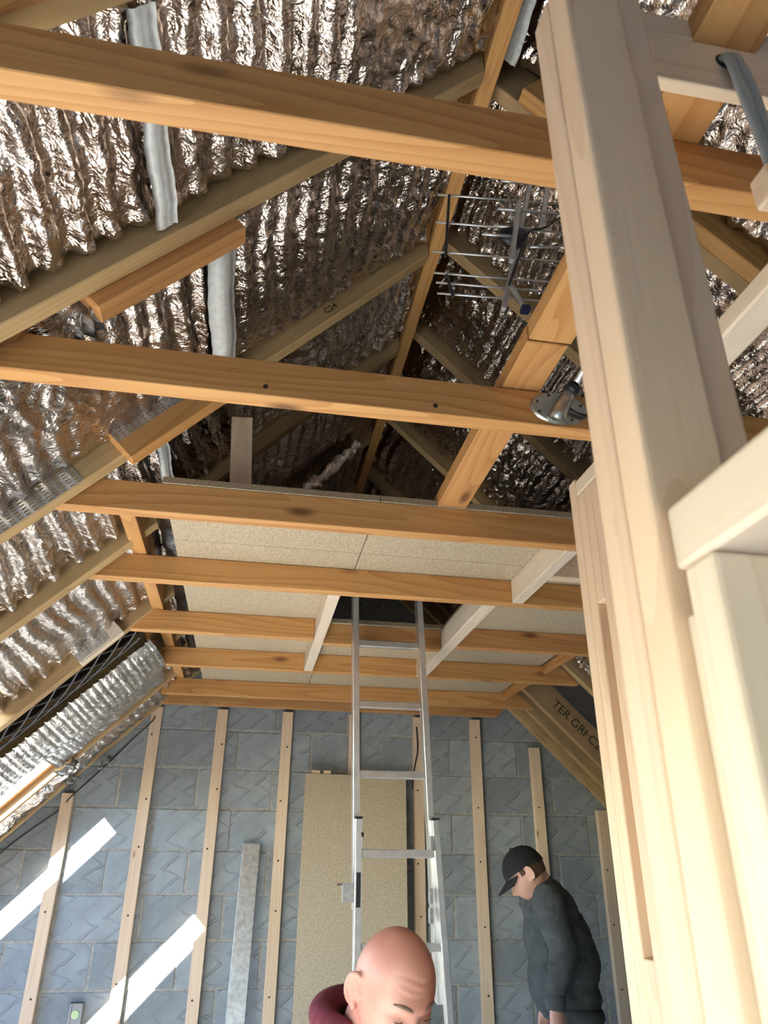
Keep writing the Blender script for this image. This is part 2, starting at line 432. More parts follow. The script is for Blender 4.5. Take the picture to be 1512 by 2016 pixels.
# ------------------------------------------------------------------ collar ties
Z0, Z1 = .885, .975; ZM = (Z0+Z1)/2; TD = Z1-Z0
def tie(y0, xa, xb, lab, cut=True, y1=None, ca=None, cb=None):
    o = timber('collar_tie', (xa, y0+.0225, ZM), (xb, y0+.0225, ZM), .045, TD, (0, 0, 1), W_TIE, bev=.0018,
               cut0=(1/LS if ca is None else ca), cut1=(-1/RS if cb is None else cb))
    return tag(o, lab, 'joist', 'orange collar ties across the roof')
XL, XR = -.575, 1.665
tie(.642, XL, XR, 'nearest orange collar tie, topmost in view, in front of the aerial')
T2 = tie(1.285, XL, XR, 'second orange collar tie, carrying the round metal flange on its side')
T3 = tie(1.905, XL, XR, 'third orange collar tie, along the front edge of the chipboard deck')
T4 = tie(2.46, XL, XR, 'fourth orange collar tie, just in front of the black loft hatch')
tie(3.08, XL, .231, 'orange collar tie length left of the loft hatch, ending at the white trimmer', cb=0)
tie(3.08, .870, XR, 'orange collar tie length right of the loft hatch, starting at the white trimmer', ca=0)
tie(3.14, .277, .813, 'short orange tie length behind the ladder at the far edge of the hatch', ca=0, cb=0)
tie(3.67, XL, XR, 'orange collar tie crossing behind the ladder just beyond the hatch trimmers')
tie(4.36, XL, XR, 'last orange collar tie before the block wall, just above the wall beam')
def trim(x0, x1, y0, y1, lab, mat=W_WHITE, name='hatch_trimmer', cat='trimmer'):
    o = timber(name, ((x0+x1)/2, y0, ZM), ((x0+x1)/2, y1, ZM), x1-x0, TD, (0, 0, 1), mat); return tag(o, lab, cat)
trim(.232, .276, 2.507, 3.668, 'white new trimmer along the left side of the loft hatch')
trim(.815, .868, 2.507, 3.668, 'white new trimmer along the right side of the loft hatch')
trim(.915, .957, 1.952, 2.458, 'short white nogging between the third and fourth ties beside the stud frame', name='joist_nogging', cat='nogging')
o = timber('joist_nogging', (.96, 2.19, ZM), (1.60, 2.19, ZM), .045, TD, (0, 0, 1), W_BATT)
tag(o, 'pale nogging running right from the short white one, behind the stud frame', 'nogging')

# ringed knots and nail holes that show in the photograph
M_KRING = wood('knot_rings', (.30, .125, .045), (.15, .055, .018), (.08, .03, .012), .6, 6.0)
def knot_mesh(mat):
    bm = bmesh.new(); rows = []
    for k, (q, h) in enumerate(((0, .0010), (.35, .0014), (.5, .0006), (.75, .0010), (1, .0001))):
        rows.append([bm.verts.new((q*(1+.08*math.sin(3*a)), -h, q*.8*(1+.06*math.cos(2*a)))) for a in [2*PI*i/18 for i in range(18)]] if q else [bm.verts.new((0, -h, 0))])
    for i in range(18): bm.faces.new((rows[0][0], rows[1][i], rows[1][(i+1) % 18]))
    for k in range(1, 4):
        for i in range(18): bm.faces.new((rows[k][i], rows[k+1][i], rows[k+1][(i+1) % 18], rows[k][(i+1) % 18]))
    me = bm_mesh(bm); me.materials.append(mat); return me
KM = knot_mesh(M_KRING)
def knot_on(o, p, rad, rot=None, me=None, name='knot'):
    R_ = rot or Matrix.Identity(4)
    return link(name, me or KM, None, o, o.matrix_basis.inverted() @ Matrix.Translation(p) @ R_ @ Matrix.Diagonal((rad, 1, rad, 1)))
knot_on(T2, (-.116, 1.2850, .934), .013); knot_on(T2, (.130, 1.2850, .946), .012)
knot_on(T3, (-.465, 1.9050, .918), .012); knot_on(T3, (-.40, 1.9050, .920), .012); knot_on(T3, (-.06, 1.9050, .925), .009); knot_on(T4, (-.28, 2.46, .935), .010)
for x, z in ((-.033, .907), (.335, .905)): link('nail_hole', screw_me, None, T2, T2.matrix_basis.inverted() @ Matrix.Translation((x, 1.2848, z)))
# binders
o = timber('ceiling_binder', (.5385, 1.125, 1.000), (.5385, 1.950, 1.000), .09, .044, (0, 0, 1), W_TIE)
tag(o, 'flat orange board on the second and third ties, ending at the deck edge', 'board')
o = timber('ceiling_binder', (.5400, -.6, .999), (.5400, 1.118, .999), .092, .044, (0, 0, 1), W_TIE)
tag(o, 'flat orange board on the nearest ties, passing behind the big white post', 'board')
o = timber('ceiling_binder', (-.440, 2.14, 1.023), (-.440, 4.42, 1.023), .048, .092, (0, 0, 1), W_TIE, cut0=.7)
tag(o, 'orange board on edge above the ties along the left of the deck', 'board')

# ------------------------------------------------------------------ chipboard deck
def panel(x0, x1, y0, y1, lab, edge=None):
    g = .0012
    o = box('deck_board', (x0+g, y0+g, Z1+.001), (x1-g, y1-g, Z1+.021), M_CHIP, bev=.0008)
    o.data.materials.append(M_CHIPEDGE)
    for p in o.data.polygons:
        if abs(p.normal.z) < .5: p.material_index = 1
    return tag(o, lab, 'board', 'chipboard deck panels on the ties')
panel(-.312, .32, 1.90, 2.31, 'chipboard deck panel at the front left, on the third tie')
panel(.32, 1.50, 1.90, 2.31, 'chipboard deck panel at the front right, on the third tie')
panel(-.312, .32, 2.31, 2.50, 'narrow chipboard strip left of the deck joint, on the fourth tie')
panel(.32, 1.50, 2.31, 2.50, 'narrow chipboard strip right of the deck joint, in front of the hatch')
panel(-.312, .268, 2.50, 3.10, 'chipboard deck panel left of the black loft hatch')
panel(.823, 1.50, 2.50, 3.10, 'chipboard deck panel right of the black loft hatch')
panel(-.312, .31, 3.10, 3.69, 'chipboard deck panel beyond the hatch on the left')
panel(.31, .823, 3.12, 3.69, 'chipboard deck panel over the ladder behind the hatch')
panel(.823, 1.50, 3.10, 3.69, 'chipboard deck panel beyond the hatch on the right')
panel(-.312, .31, 3.69, 4.42, 'chipboard deck panel nearest the block wall on the left')
panel(.31, 1.50, 3.69, 4.42, 'chipboard deck panel nearest the block wall on the right')
for y, ya, yb in ((0, 3.13, 3.67), (1, 3.72, 4.36)):
    o = timber('deck_edge_batten', (1.52, ya, .955), (1.52, yb, .955), .02, .05, (0, 0, 1), W_TIE)
    tag(o, ('reddish strip closing the deck edge at the right, nearer of two' if y == 0 else 'reddish strip closing the deck edge at the right by the block wall'), 'strip')

# ------------------------------------------------------------------ ridge board and rafters
o = timber('ridge_board', ((RIDGE_L+RIDGE_R)/2, YB, 2.03), ((RIDGE_L+RIDGE_R)/2, 4.69, 2.03), RIDGE_R-RIDGE_L, .17, (0, 0, 1), W_TIE)
tag(o, 'orange ridge board running away along the top of the roof', 'beam')
RD = .145
def rafter(side, y0, lab, wid=.045, d0=0., dep=RD, u_lo=None, u_hi=None, mat=W_RAFT, name='rafter'):
    P, N = (PL, LN) if side == 'L' else (PR, RN)
    if side == 'L': lo, hi = (uL(-2.95) if u_lo is None else u_lo), (uL(RIDGE_L)-.003 if u_hi is None else u_hi)
    else: lo, hi = (uR(4.15) if u_lo is None else u_lo), (uR(RIDGE_R)-.003 if u_hi is None else u_hi)
    dc = d0+dep/2
    c1 = 0
    if u_hi is None: c1 = -(LS if side == 'L' else RS); hi += dc*(LS if side == 'L' else RS)*1.0
    if side == 'L' and u_hi is None: hi = uL(RIDGE_L)-.003+LS*dc
    o = timber(name, P(lo, y0+wid/2, dc), P(hi, y0+wid/2, dc), wid, dep, N, mat, bev=.003)
    # plumb-cut the head against the ridge board
    if u_hi is None:
        for v in o.data.vertices:
            if v.co.x > 0: v.co.x += (LS if side == 'L' else RS)*v.co.z*1.0
    return tag(o, lab, 'rafter', 'left slope rafters' if side == 'L' else 'right slope rafters')
RL = {}
RL['Z'] = rafter('L', .656, 'left rafter in the top left corner, pale green, above the nearest tie')
RL['A'] = rafter('L', 1.170, 'left rafter with a short orange cleat under it, beside the second tie')
RL['B'] = rafter('L', 1.830, 'left rafter with perforated metal plates on it, beside the third tie')
RL['C'] = rafter('L', 2.350, 'plain pale left rafter beside the fourth tie')
RL['D'] = rafter('L', 3.065, 'left rafter beside the tie that stops at the hatch, next to black netting')
RL['E'] = rafter('L', 3.66, 'left rafter covered by the quilted bubble foil before the roof window')
RL['F'] = rafter('L', 4.255, 'cream left rafter beyond the bright roof window')
RL['G'] = rafter('L', 4.60, 'left rafter against the block wall, wrapped in torn foil')
rafter('L', -.04, 'left rafter above the camera, first before the nearest tie')
RR = {}
RR['Z'] = rafter('R', .62, 'right rafter behind the white header, above the nearest tie')
RR['A'] = rafter('R', 1.264, 'greenish right rafter above the aerial, doubled with an orange length')
o = rafter('R', 1.215, 'orange length doubled onto the first right rafter, right of the big post', d0=-.01, dep=.11, mat=W_TIE, u_hi=uR(.60))
RR['B'] = rafter('R', 1.855, 'right rafter crossing behind the aerial rods')
RR['C'] = rafter('R', 2.358, 'dark right rafter above the deck edge, behind the flat orange board')
RR['D'] = rafter('R', 3.01, 'dim right rafter in the shadow above the loft hatch')
RR['E'] = rafter('R', 3.62, 'worn right rafter cut by the second stud frame, above the last ties')
RR['F'] = rafter('R', 4.245, 'right rafter with brown stamped letters, near the block wall', dep=.17)
RR['G'] = rafter('R', 4.64, 'broad brown right rafter lying along the block wall', dep=.17)
RR['G2'] = rafter('R', 4.565, 'thin right rafter tucked between the stamped one and the wall', d0=.05, dep=.10)
rafter('R', -.02, 'right rafter above the camera over the partition')
rafter('R', -.62, 'right rafter behind the camera over the partition')

# stamped lettering on the right rafter: flat print on its near face
def stamp(text, size, parent, origin, xdir, ydir, name='stamp'):
    cu = bpy.data.curves.new('stamp_text', 'FONT'); cu.body = text; cu.size = size; cu.align_x = 'LEFT'; cu.offset = .0006
    t = bpy.data.objects.new('stamp_text', cu); COL.objects.link(t)
    dg = bpy.context.evaluated_depsgraph_get()
    me = bpy.data.meshes.new_from_object(t.evaluated_get(dg)); bpy.data.objects.remove(t)
    x = Vector(xdir).normalized(); y = Vector(ydir).normalized(); z = x.cross(y)
    c = Vector(origin)
    M = Matrix(((x.x, y.x, z.x, c.x), (x.y, y.y, z.y, c.y), (x.z, y.z, z.z, c.z), (0, 0, 0, 1)))
    me.materials.clear()
    return link(name, me, M_INK, parent, parent.matrix_basis.inverted() @ M)
stamp('TER GRI C24.8', .074, RR['F'], PR(uR(1.745), 4.2442, .055), -RU, RN)
stamp('///  //', .05, RL['A'], PL(uL(.20), 1.1692, .03), LU, LN)
stamp('C24', .03, RL['B'], PL(uL(.14), 1.8292, .022), LU, LN)

# cleats and nail plates on the left rafters
o = timber('rafter_cleat', PL(uL(-.40), 1.241, .02), PL(uL(-.13), 1.241, .02), .05, .105, LN, W_TIE, bev=.003)
tag(o, 'short orange cleat under the left rafter by the grey foil joint', 'cleat')
o = timber('rafter_cleat', PL(uL(-.62), .626, .03), PL(uL(-.335), .626, .03), .05, .10, LN, W_TIE, bev=.003)
tag(o, 'orange cleat end in the top left corner on the pale green rafter', 'cleat')
C2 = timber('rafter_cleat', PL(uL(-.415), 1.806, .005), PL(uL(-.15), 1.806, .005), .046, .10, LN, W_TIE, bev=.003)
tag(C2, 'short orange cleat with a perforated metal plate, under the second tie', 'cleat')
C3 = timber('rafter_cleat', PL(uL(-.70), 3.037, .02), PL(uL(-.56), 3.037, .02), .03, .07, LN, W_WHITE, bev=.003)
tag(C3, 'small pale cleat with a perforated plate below the cut tie', 'cleat')

def nail_plate(parent, P, y, u0, u1, d0, d1, nx, ny, holes='slot'):
    """thin perforated plate facing -Y: a lattice of strips round each slot"""
    bm = bmesh.new(); t = .0012
    def q(ua, ub, da, db):
        v = [bm.verts.new(P(u, y, d)) for u, d in ((ua, da), (ub, da), (ub, db), (ua, db))]; bm.faces.new(v)
    cu, cd_ = (u1-u0)/nx, (d1-d0)/ny
    for i in range(nx):
        for j in range(ny):
            a, b_ = u0+i*cu, u0+(i+1)*cu; c, e = d0+j*cd_, d0+(j+1)*cd_
            m_, n_ = cu*.20, cd_*.27
            if holes == 'slot' or (i+j) % 2 == 0:
                if holes != 'slot': m_, n_ = cu*.36, cd_*.36
                q(a, b_, c, c+n_); q(a, b_, e-n_, e); q(a, a+m_, c+n_, e-n_); q(b_-m_, b_, c+n_, e-n_)
            else: q(a, b_, c, e)
    bmesh.ops.remove_doubles(bm, verts=bm.verts[:], dist=1e-5)
    r = bmesh.ops.extrude_face_region(bm, geom=bm.faces[:])
    for v in r['geom']:
        if isinstance(v, bmesh.types.BMVert): v.co.y -= t
    bmesh.ops.recalc_face_normals(bm, faces=bm.faces[:])
    o = link('nail_plate', bm_mesh(bm), M_GALV, parent, parent.matrix_basis.inverted()); o['label'] = 'grey perforated metal plate'
    return o
nail_plate(RL['B'], PL, 1.8296, uL(-.80), uL(-.50), .002, .062, 20, 6)
nail_plate(C2, PL, 1.7825, uL(-.412), uL(-.30), .016, .054, 9, 4)
nail_plate(C2, PL, 1.7825, uL(-.298), uL(-.16), .016, .054, 8, 3, 'round')
nail_plate(C3, PL, 3.0215, uL(-.70), uL(-.60), .0, .054, 8, 4)

# upright stub above the deck
o = timber('post_stub', (-.095, 2.02, .998), (-.115, 2.02, 1.295), .066, .05, (0, 1, 0), W_BATT, cut1=.5)
tag(o, 'short upright timber stub standing on the front of the deck', 'post')

# ------------------------------------------------------------------ foil between the rafters
def hash2(ix, iy, s):
    h = (ix*374761393+iy*668265263+s*1442695041) & 0xffffffff
    h = ((h ^ (h >> 13))*1274126177) & 0xffffffff
    return ((h ^ (h >> 16)) & 0xffff)/65535.0
def vnoise(x, y, s):
    ix = np.floor(x).astype(np.int64); iy = np.floor(y).astype(np.int64); fx = x-ix; fy = y-iy
    fx = fx*fx*(3-2*fx); fy = fy*fy*(3-2*fy)
    a = hash2(ix, iy, s); b = hash2(ix+1, iy, s); c = hash2(ix, iy+1, s); d = hash2(ix+1, iy+1, s)
    return (a*(1-fx)+b*fx)*(1-fy)+(c*(1-fx)+d*fx)*fy
def ridge(x, y, s): return np.abs(vnoise(x, y, s)-.5)*2
FD = .050
def foil(side, y0, y1, u0, u1, lab, seed, amp=.009, per=.067, crumple=1.0, bow=.012, base=FD, mat=M_FOIL, res=.0065, seams=(), grid=0., cat='insulation', edge=.018, shape=None):
    P = PL if side == 'L' else PR
    nu = max(4, int((u1-u0)/res)); ny = max(4, int((y1-y0)/(res*1.15)))
    U, Y = np.meshgrid(np.linspace(u0, u1, nu+1), np.linspace(y0, y1, ny+1), indexing='ij')
    t = (Y-y0)/(y1-y0)
    wv = vnoise(U*3, Y*3.5, seed)*.06+vnoise(U*12, Y*3, seed+9)*.022+vnoise(U*28, Y*9, seed+11)*.004       # folds wander a little
    ph = (U+wv)/per; tri = np.abs((ph % 1.0)-.5)*4-1
    tri = np.clip(tri*2.2, -1, 1)                                            # flat-topped pleats
    mod = np.clip(1.7*vnoise(U*3.2, Y*3.5, seed+5)-.15, .08, 1.2)
    d = base-amp*tri*mod
    d -= bow*np.sin(PI*t)
    d += crumple*(.016*(ridge(U*15, Y*6, seed+1)-.35)*vnoise(U*4, Y*4, seed+7)+.007*(ridge(U*26+Y*12, Y*19-U*9, seed+2)-.3)*(.3+1.2*vnoise(U*7, Y*6, seed+12))+.0055*(ridge(U*58, Y*34-U*20, seed+3)-.3))
    if grid:                                                                  # stitched squares
        g = np.minimum(np.abs(((Y+.3*wv)/.042) % 1-.5), np.abs(((U+.3*wv)/.03) % 1-.5))
        d += grid*np.exp(-(g/.09)**2)
    e = np.minimum(t, 1-t)*(y1-y0)
    d += edge*np.exp(-(e/.012)**2)*(.5+vnoise(U*25, Y*0, seed+4))-.012*np.exp(-((e-.03)/.02)**2)*vnoise(U*16, Y*0+3, seed+6)
    if shape is not None: d = shape(U, Y, t, d)
    up = LU if side == 'L' else RU; nn = LN if side == 'L' else RN; oo = LO if side == 'L' else RO
    X = oo.x+up.x*U+nn.x*d; Z = oo.z+up.z*U+nn.z*d
    c = P((u0+u1)/2, (y0+y1)/2, base)
    co = np.stack([X-c.x, Y-c.y, Z-c.z], -1).reshape(-1, 3)
    i = np.arange(nu)[:, None]*(ny+1)+np.arange(ny)[None, :]
    F = np.stack([i, i+1, i+ny+2, i+ny+1], -1).reshape(-1, 4)
    me = bpy.data.meshes.new('foil'); me.vertices.add(len(co)); me.vertices.foreach_set('co', co.ravel())
    me.loops.add(F.size); me.loops.foreach_set('vertex_index', F.ravel().astype(np.int32))
    me.polygons.add(len(F)); me.polygons.foreach_set('loop_start', np.arange(0, F.size, 4, dtype=np.int32)); me.polygons.foreach_set('loop_total', np.full(len(F), 4, dtype=np.int32))
    me.update(); me.validate()
    o = link('foil_blanket', me, mat, None, Matrix.Translation(c), smooth=True)
    tag(o, lab, cat)
    for (ua, ub, ya, yb, lift) in seams:
        bm = bmesh.new(); n = 24; rows = []
        for k in range(n+1):
            yy = ya+(yb-ya)*k/n; row = []
            for j in range(9):
                s = j/8; wob = .003*math.sin(k*.5+seed)+.0012*math.sin(k*1.9)
                dd = base-.030-lift*math.sin(PI*s)*(.6+.4*math.sin(PI*k/n))-(.010 if j in (0, 8) else 0)+.0015*math.sin(s*14)
                row.append(bm.verts.new(P(ua+(ub-ua)*s+wob, yy, dd)-c))
            rows.append(row)
        for k in range(n):
            for j in range(8): bm.faces.new((rows[k][j], rows[k][j+1], rows[k+1][j+1], rows[k+1][j]))
        s_ = link('joint_strip', bm_mesh(bm), M_SEAM, o, smooth=True); s_['label'] = 'pale grey foam edge where two foil rolls meet'
    return o

LT = uL(RIDGE_L)+FD*LS-.004; RT = uR(RIDGE_R)+FD*RS-.004
LB = -1.34; LX = uL(-2.0)
foil('L', -.60, -.045, -1.40, LT, 'silver foil blanket over the left slope behind the camera', 5, res=.014)
foil('L', .025, .656, LB, LT, 'silver foil blanket at the top left above the nearest tie', 11, amp=.012, per=.075, crumple=1.3, seams=((-.395, -.345, .05, .645, .01),))
foil('L', .701, 1.170, LB, LT, 'big crumpled foil blanket below the nearest tie with a grey joint', 23, amp=.012, per=.07, crumple=1.35, seams=((-.39, -.335, .72, 1.16, .012),))
foil('L', 1.215, 1.830, LB, LT, 'foil blanket between the two cleats with a wide curling grey joint', 31, amp=.009, per=.068, crumple=1.1, seams=((-.27, -.185, 1.235, 1.80, .028),))
foil('L', 1.875, 2.350, LB, LT, 'foil blanket left of the upright stub behind the third tie', 43, amp=.011, per=.07, crumple=1.2, seams=((-.49, -.445, 1.89, 2.34, .012),))
foil('L', 2.395, 3.065, LB, LT, 'boldly ribbed foil blanket between the fourth tie and the cut tie', 57, amp=.013, per=.067, crumple=.8)
foil('L', 3.110, 3.66, uL(-.50), LT, 'dark foil blanket above the netting in the left slope', 61, amp=.01)
foil('L', 3.705, 4.255, uL(-.60), LT, 'foil blanket above the bright roof window', 67, amp=.01)
foil('L', 4.300, 4.60, LX, LT, 'narrow foil strip between the last two left rafters at the block wall', 71, amp=.006, per=.05, crumple=1.5, base=.02, bow=.03)
# quilted bubble-foil sheet hanging over the window rafter
def bulge(U, Y, t, d):
    lim = np.clip((U+1.3)/.4, 0, 1)
    return d-.055*np.sin(PI*np.clip(t*1.02, 0, 1))**.7-.02*lim*np.sin(PI*t)
foil('L', 3.36, 3.72, -1.75, uL(-.50), 'quilted bubble foil sheet bulging beside the bright roof window', 83, amp=.001, crumple=.5, base=-.012, mat=M_FOILB, grid=.009, shape=bulge, edge=0.)
foil('L', 3.725, 4.20, -1.39, uL(-.50), 'quilted foil flap taped above the end of the roof window', 87, amp=.001, crumple=.7, base=.006, mat=M_FOILB, grid=.008, edge=0.)

RB = uR(2.6)
foil('R', -.575, -.02, RB, RT, 'silver foil blanket over the right slope behind the camera', 6, res=.014)
foil('R', .025, .62, RB, RT, 'silver foil blanket at the top right behind the grey cables', 103, amp=.008)
foil('R', .665, 1.215, RB, RT, 'loosely crumpled foil blanket at the upper right beyond the nearest tie', 107, amp=.006, crumple=1.7, seams=((-.78, -.73, .68, 1.20, .01),))
foil('R', 1.312, 1.855, RB, RT, 'foil blanket right of the ridge behind the aerial', 109, amp=.010, per=.06, crumple=1.1)
foil('R', 1.905, 2.358, RB, RT, 'brightly ribbed foil blanket beyond the aerial, right of the ridge', 113, amp=.013, per=.055, crumple=1.0)
foil('R', 2.405, 3.01, RB, RT, 'dark glittering foil blanket above the deck, right of the flat board', 127, amp=.009, crumple=1.5)
foil('R', 3.057, 3.62, RB, RT, 'dark foil blanket deep in the right of the loft space', 131, amp=.009, crumple=1.3)
foil('R', 3.667, 4.24, uR(1.3), RT, 'foil blanket furthest into the right of the loft space', 137, amp=.009, crumple=1.3)

# rolled foil lying along a left rafter in the loft, black membrane by the deck edge
def foil_roll(name, pts, r, lab, seed):
    bm = bmesh.new(); C = smooth_curve(pts, 30); n = 20; rings = []
    for i, p in enumerate(C):
        ring = []
        for k in range(n):
            a = 2*PI*k/n
            rr = r*(1+.22*math.sin(i*1.1+2.2*math.sin(a*2+i*.3))+.14*math.sin(i*2.3+k*1.7+seed))
            ring.append(bm.verts.new(p+(LN*math.cos(a)*.55+Vector((0, 1, 0))*math.sin(a))*rr))
        rings.append(ring)
    for i in range(len(rings)-1):
        for k in range(n): bm.faces.new((rings[i][k], rings[i][(k+1) % n], rings[i+1][(k+1) % n], rings[i+1][k]))
    o = link(name, bm_mesh(bm), M_FOIL, smooth=True); set_origin(o, C[len(C)//2]); return tag(o, lab, 'insulation')
foil_roll('foil_roll', [PL(uL(-.20), 2.98, -.02), PL(uL(.10), 3.0, -.03), PL(uL(.38), 3.0, -.01)], .055, 'crinkled foil turned over a dark rafter above the deck', 3)

def membrane():
    bm = bmesh.new(); rows = []
    for i in range(41):
        y = 2.2+2.15*i/40; row = []
        for j in range(7):
            x = -.375+.135*j/6
            row.append(bm.verts.new((x, y, 1.006+.03*(1-j/6)**1.5+.010*math.sin(i*1.9+j)+.008*math.sin(i*.7*j+2))))
        rows.append(row)
    for i in range(40):
        for j in range(6): bm.faces.new((rows[i][j], rows[i][j+1], rows[i+1][j+1], rows[i+1][j]))
    o = link('black_membrane', bm_mesh(bm), M_BLACKFILM, smooth=True); set_origin(o, (-.33, 3.2, 1.03))
    tag(o, 'shiny black plastic sheet in the gap left of the chipboard deck', 'sheet')
membrane()

def netting():
    bm = bmesh.new(); c = PL(-1.1, 3.24, .02); n = 26
    y0, y1, u0, u1 = 3.112, 3.38, -1.70, -.74
    def P_(u, y): return PL(u, y, .03-.03*math.sin(PI*(y-y0)/(y1-y0)))-c
    s = .105
    for sgn in (1, -1):
        v0 = u0-(y1-y0)*2
        while v0 < u1+(y1-y0)*2:
            pts = []
            for i in range(13):
                y = y0+(y1-y0)*i/12; u = v0+sgn*(y-y0)*1.25
                if u0 < u < u1: pts.append(P_(u, y)+LN*(.001*sgn))
            if len(pts) > 1: bm_tube(bm, pts, .0040, 5)
            v0 += s
    bmesh.ops.recalc_face_normals(bm, faces=bm.faces[:])
    o = link('plastic_netting', bm_mesh(bm), M_NET, None, Matrix.Translation(c)); tag(o, 'dark diamond netting stretched between two left rafters below the cut tie', 'netting', kind='thing')
    bm = bmesh.new(); q = [bm.verts.new(PL(u, y, .085)-c) for u, y in ((u0, y0), (u1, y0), (u1, 3.39), (u0, 3.39))]; bm.faces.new(q)
    b_ = link('backing_sheet', bm_mesh(bm), M_BLACKFILM, o); b_['label'] = 'black sheet behind the netting'
netting()

def scrap(name, c, ax, ay, sx, sy, mat, lab, seed, cat='tape'):
    bm = bmesh.new(); n = 7; ax = Vector(ax).normalized(); ay = Vector(ay).normalized(); az = ax.cross(ay); rows = []
    for i in range(n+1):
        row = []
        for j in range(n+1):
            a = (i/n-.5)*sx*(1+.15*math.sin(j*2.1+seed)); b_ = (j/n-.5)*sy*(1+.2*math.sin(i*1.7+seed))
            row.append(bm.verts.new(ax*a+ay*b_+az*(.010*math.sin(i*1.9+seed)+.009*math.sin(j*2.3+i+seed))))
        rows.append(row)
    for i in range(n):
        for j in range(n): bm.faces.new((rows[i][j], rows[i+1][j], rows[i+1][j+1], rows[i][j+1]))
    bmesh.ops.solidify(bm, geom=bm.faces[:], thickness=.0015)
    o = link(name, bm_mesh(bm), mat, None, Matrix.Translation(c), smooth=True); return tag(o, lab, cat)
scrap('tape_scrap', PL(-1.36, 4.18, -.03), LU, (0, 1, 0), .10, .13, M_TAPE, 'crumpled silver tape over the upper end of the roof window frame', 1)
scrap('tape_scrap', PL(uL(-.98), 4.52, -.03), LU, (0, 1, 0), .07, .12, M_TAPE, 'crumpled silver tape hanging from the foil at the block wall', 5)
scrap('tape_scrap', PL(uL(-.86), 4.60, -.05), LU, (0, 1, 0), .09, .06, M_TAPE, 'torn foil end sticking out in front of the first short batten', 8)
scrap('foil_scrap', PL(uL(-.415), 1.275, -.012), LU, (0, 1, 0), .06, .06, M_PAPER, 'small pale paper scrap at the lower end of the orange cleat', 3, 'scrap')

# roof window lining timbers at the left
o = timber('lining_board', PL(-2.8, 4.230, .07), PL(-1.40, 4.230, .07), .045, .05, LN, W_TIE)
tag(o, 'sunlit orange lining timber along the roof window', 'lining')

# wire on the far wall
o = tube('black_wire', smooth_curve([(-1.75, 4.692, -.43), (-1.30, 4.690, .05), (-1.045, 4.680, .265), (-.99, 4.656, .33), (-.93, 4.664, .40), (-.80, 4.688, .55), (-.70, 4.688, .67), (-.60, 4.655, .77), (-.585, 4.655, .80)]), .0042, M_WIRE)
set_origin(o, (-1.0, 4.63, .3)); tag(o, 'thin black wire running up the left of the block wall along the roof slope', 'wire')
o = tube('black_wire', smooth_curve([(1.03, 4.655, .80), (1.035, 4.650, .66), (1.012, 4.644, .55), (1.0, 4.640, .47), (.995, 4.636, .425)]), .0042, M_WIRE)
set_origin(o, (1.01, 4.65, .6)); tag(o, 'short black wire hanging beside the leaning chipboard sheet', 'wire')

# ------------------------------------------------------------------ things against the far wall
o = box('chipboard_sheet', (-.305, -.011, -1.02), (.305, .011, 1.02), M_CHIP, bev=.001)
o.data.materials.append(M_CHIPEDGE)
for p in o.data.polygons:
    if abs(p.normal.y) < .5: p.material_index = 1
o.matrix_basis = Matrix.Translation((.632, 4.515, -.527)) @ Matrix.Rotation(-.075, 4, 'X') @ Matrix.Rotation(.008, 4, 'Y')
tag(o, 'tall chipboard sheet leaning on the block wall behind the ladder', 'board')
for x, wd in ((.395, .052), (.465, .042)):
    q = box('packer', (x-wd/2, 4.59, .488), (x+wd/2, 4.602, .513), W_BATT)
    tag(q, 'small wooden packer on the top edge of the chipboard sheet, '+('left of the pair' if x < .42 else 'right of the pair'), 'packer')
o = timber('straightedge', (.025, 4.40, -1.549), (.052, 4.655, .112), .10, .018, (0, -1, 0), M_GALV, bev=.003)
tag(o, 'grey metal straightedge leaning on the block wall between two battens', 'straightedge')
# spirit level
lv = empty('spirit_level', (-.772, 4.684, -1.10), 'dark spirit level standing against the wall at the lower left', 'level')
bm = bmesh.new(); bm_box(bm, (0, 0, .225), (.062, .012, .45)); bm_box(bm, (-.027, 0, .225), (.010, .026, .45)); bm_box(bm, (.027, 0, .225), (.010, .026, .45))
link('level_body', bm_mesh(bm), plain('dark_anodised_level', (.16, .17, .19), .35, .6), lv)
bm = bmesh.new(); bmesh.ops.create_cone(bm, cap_ends=True, segments=20, radius1=.019, radius2=.019, depth=.018, matrix=Matrix.Translation((0, -.004, .40)) @ Matrix.Rotation(PI/2, 4, 'X'))
link('vial', bm_mesh(bm), plain('green_vial', (.45, .62, .30), .15), lv)
bm = bmesh.new(); bm_box(bm, (0, 0, .4505), (.064, .028, .004)); link('end_cap', bm_mesh(bm), M_BLACK, lv)
lv.location.z = -.645-.452

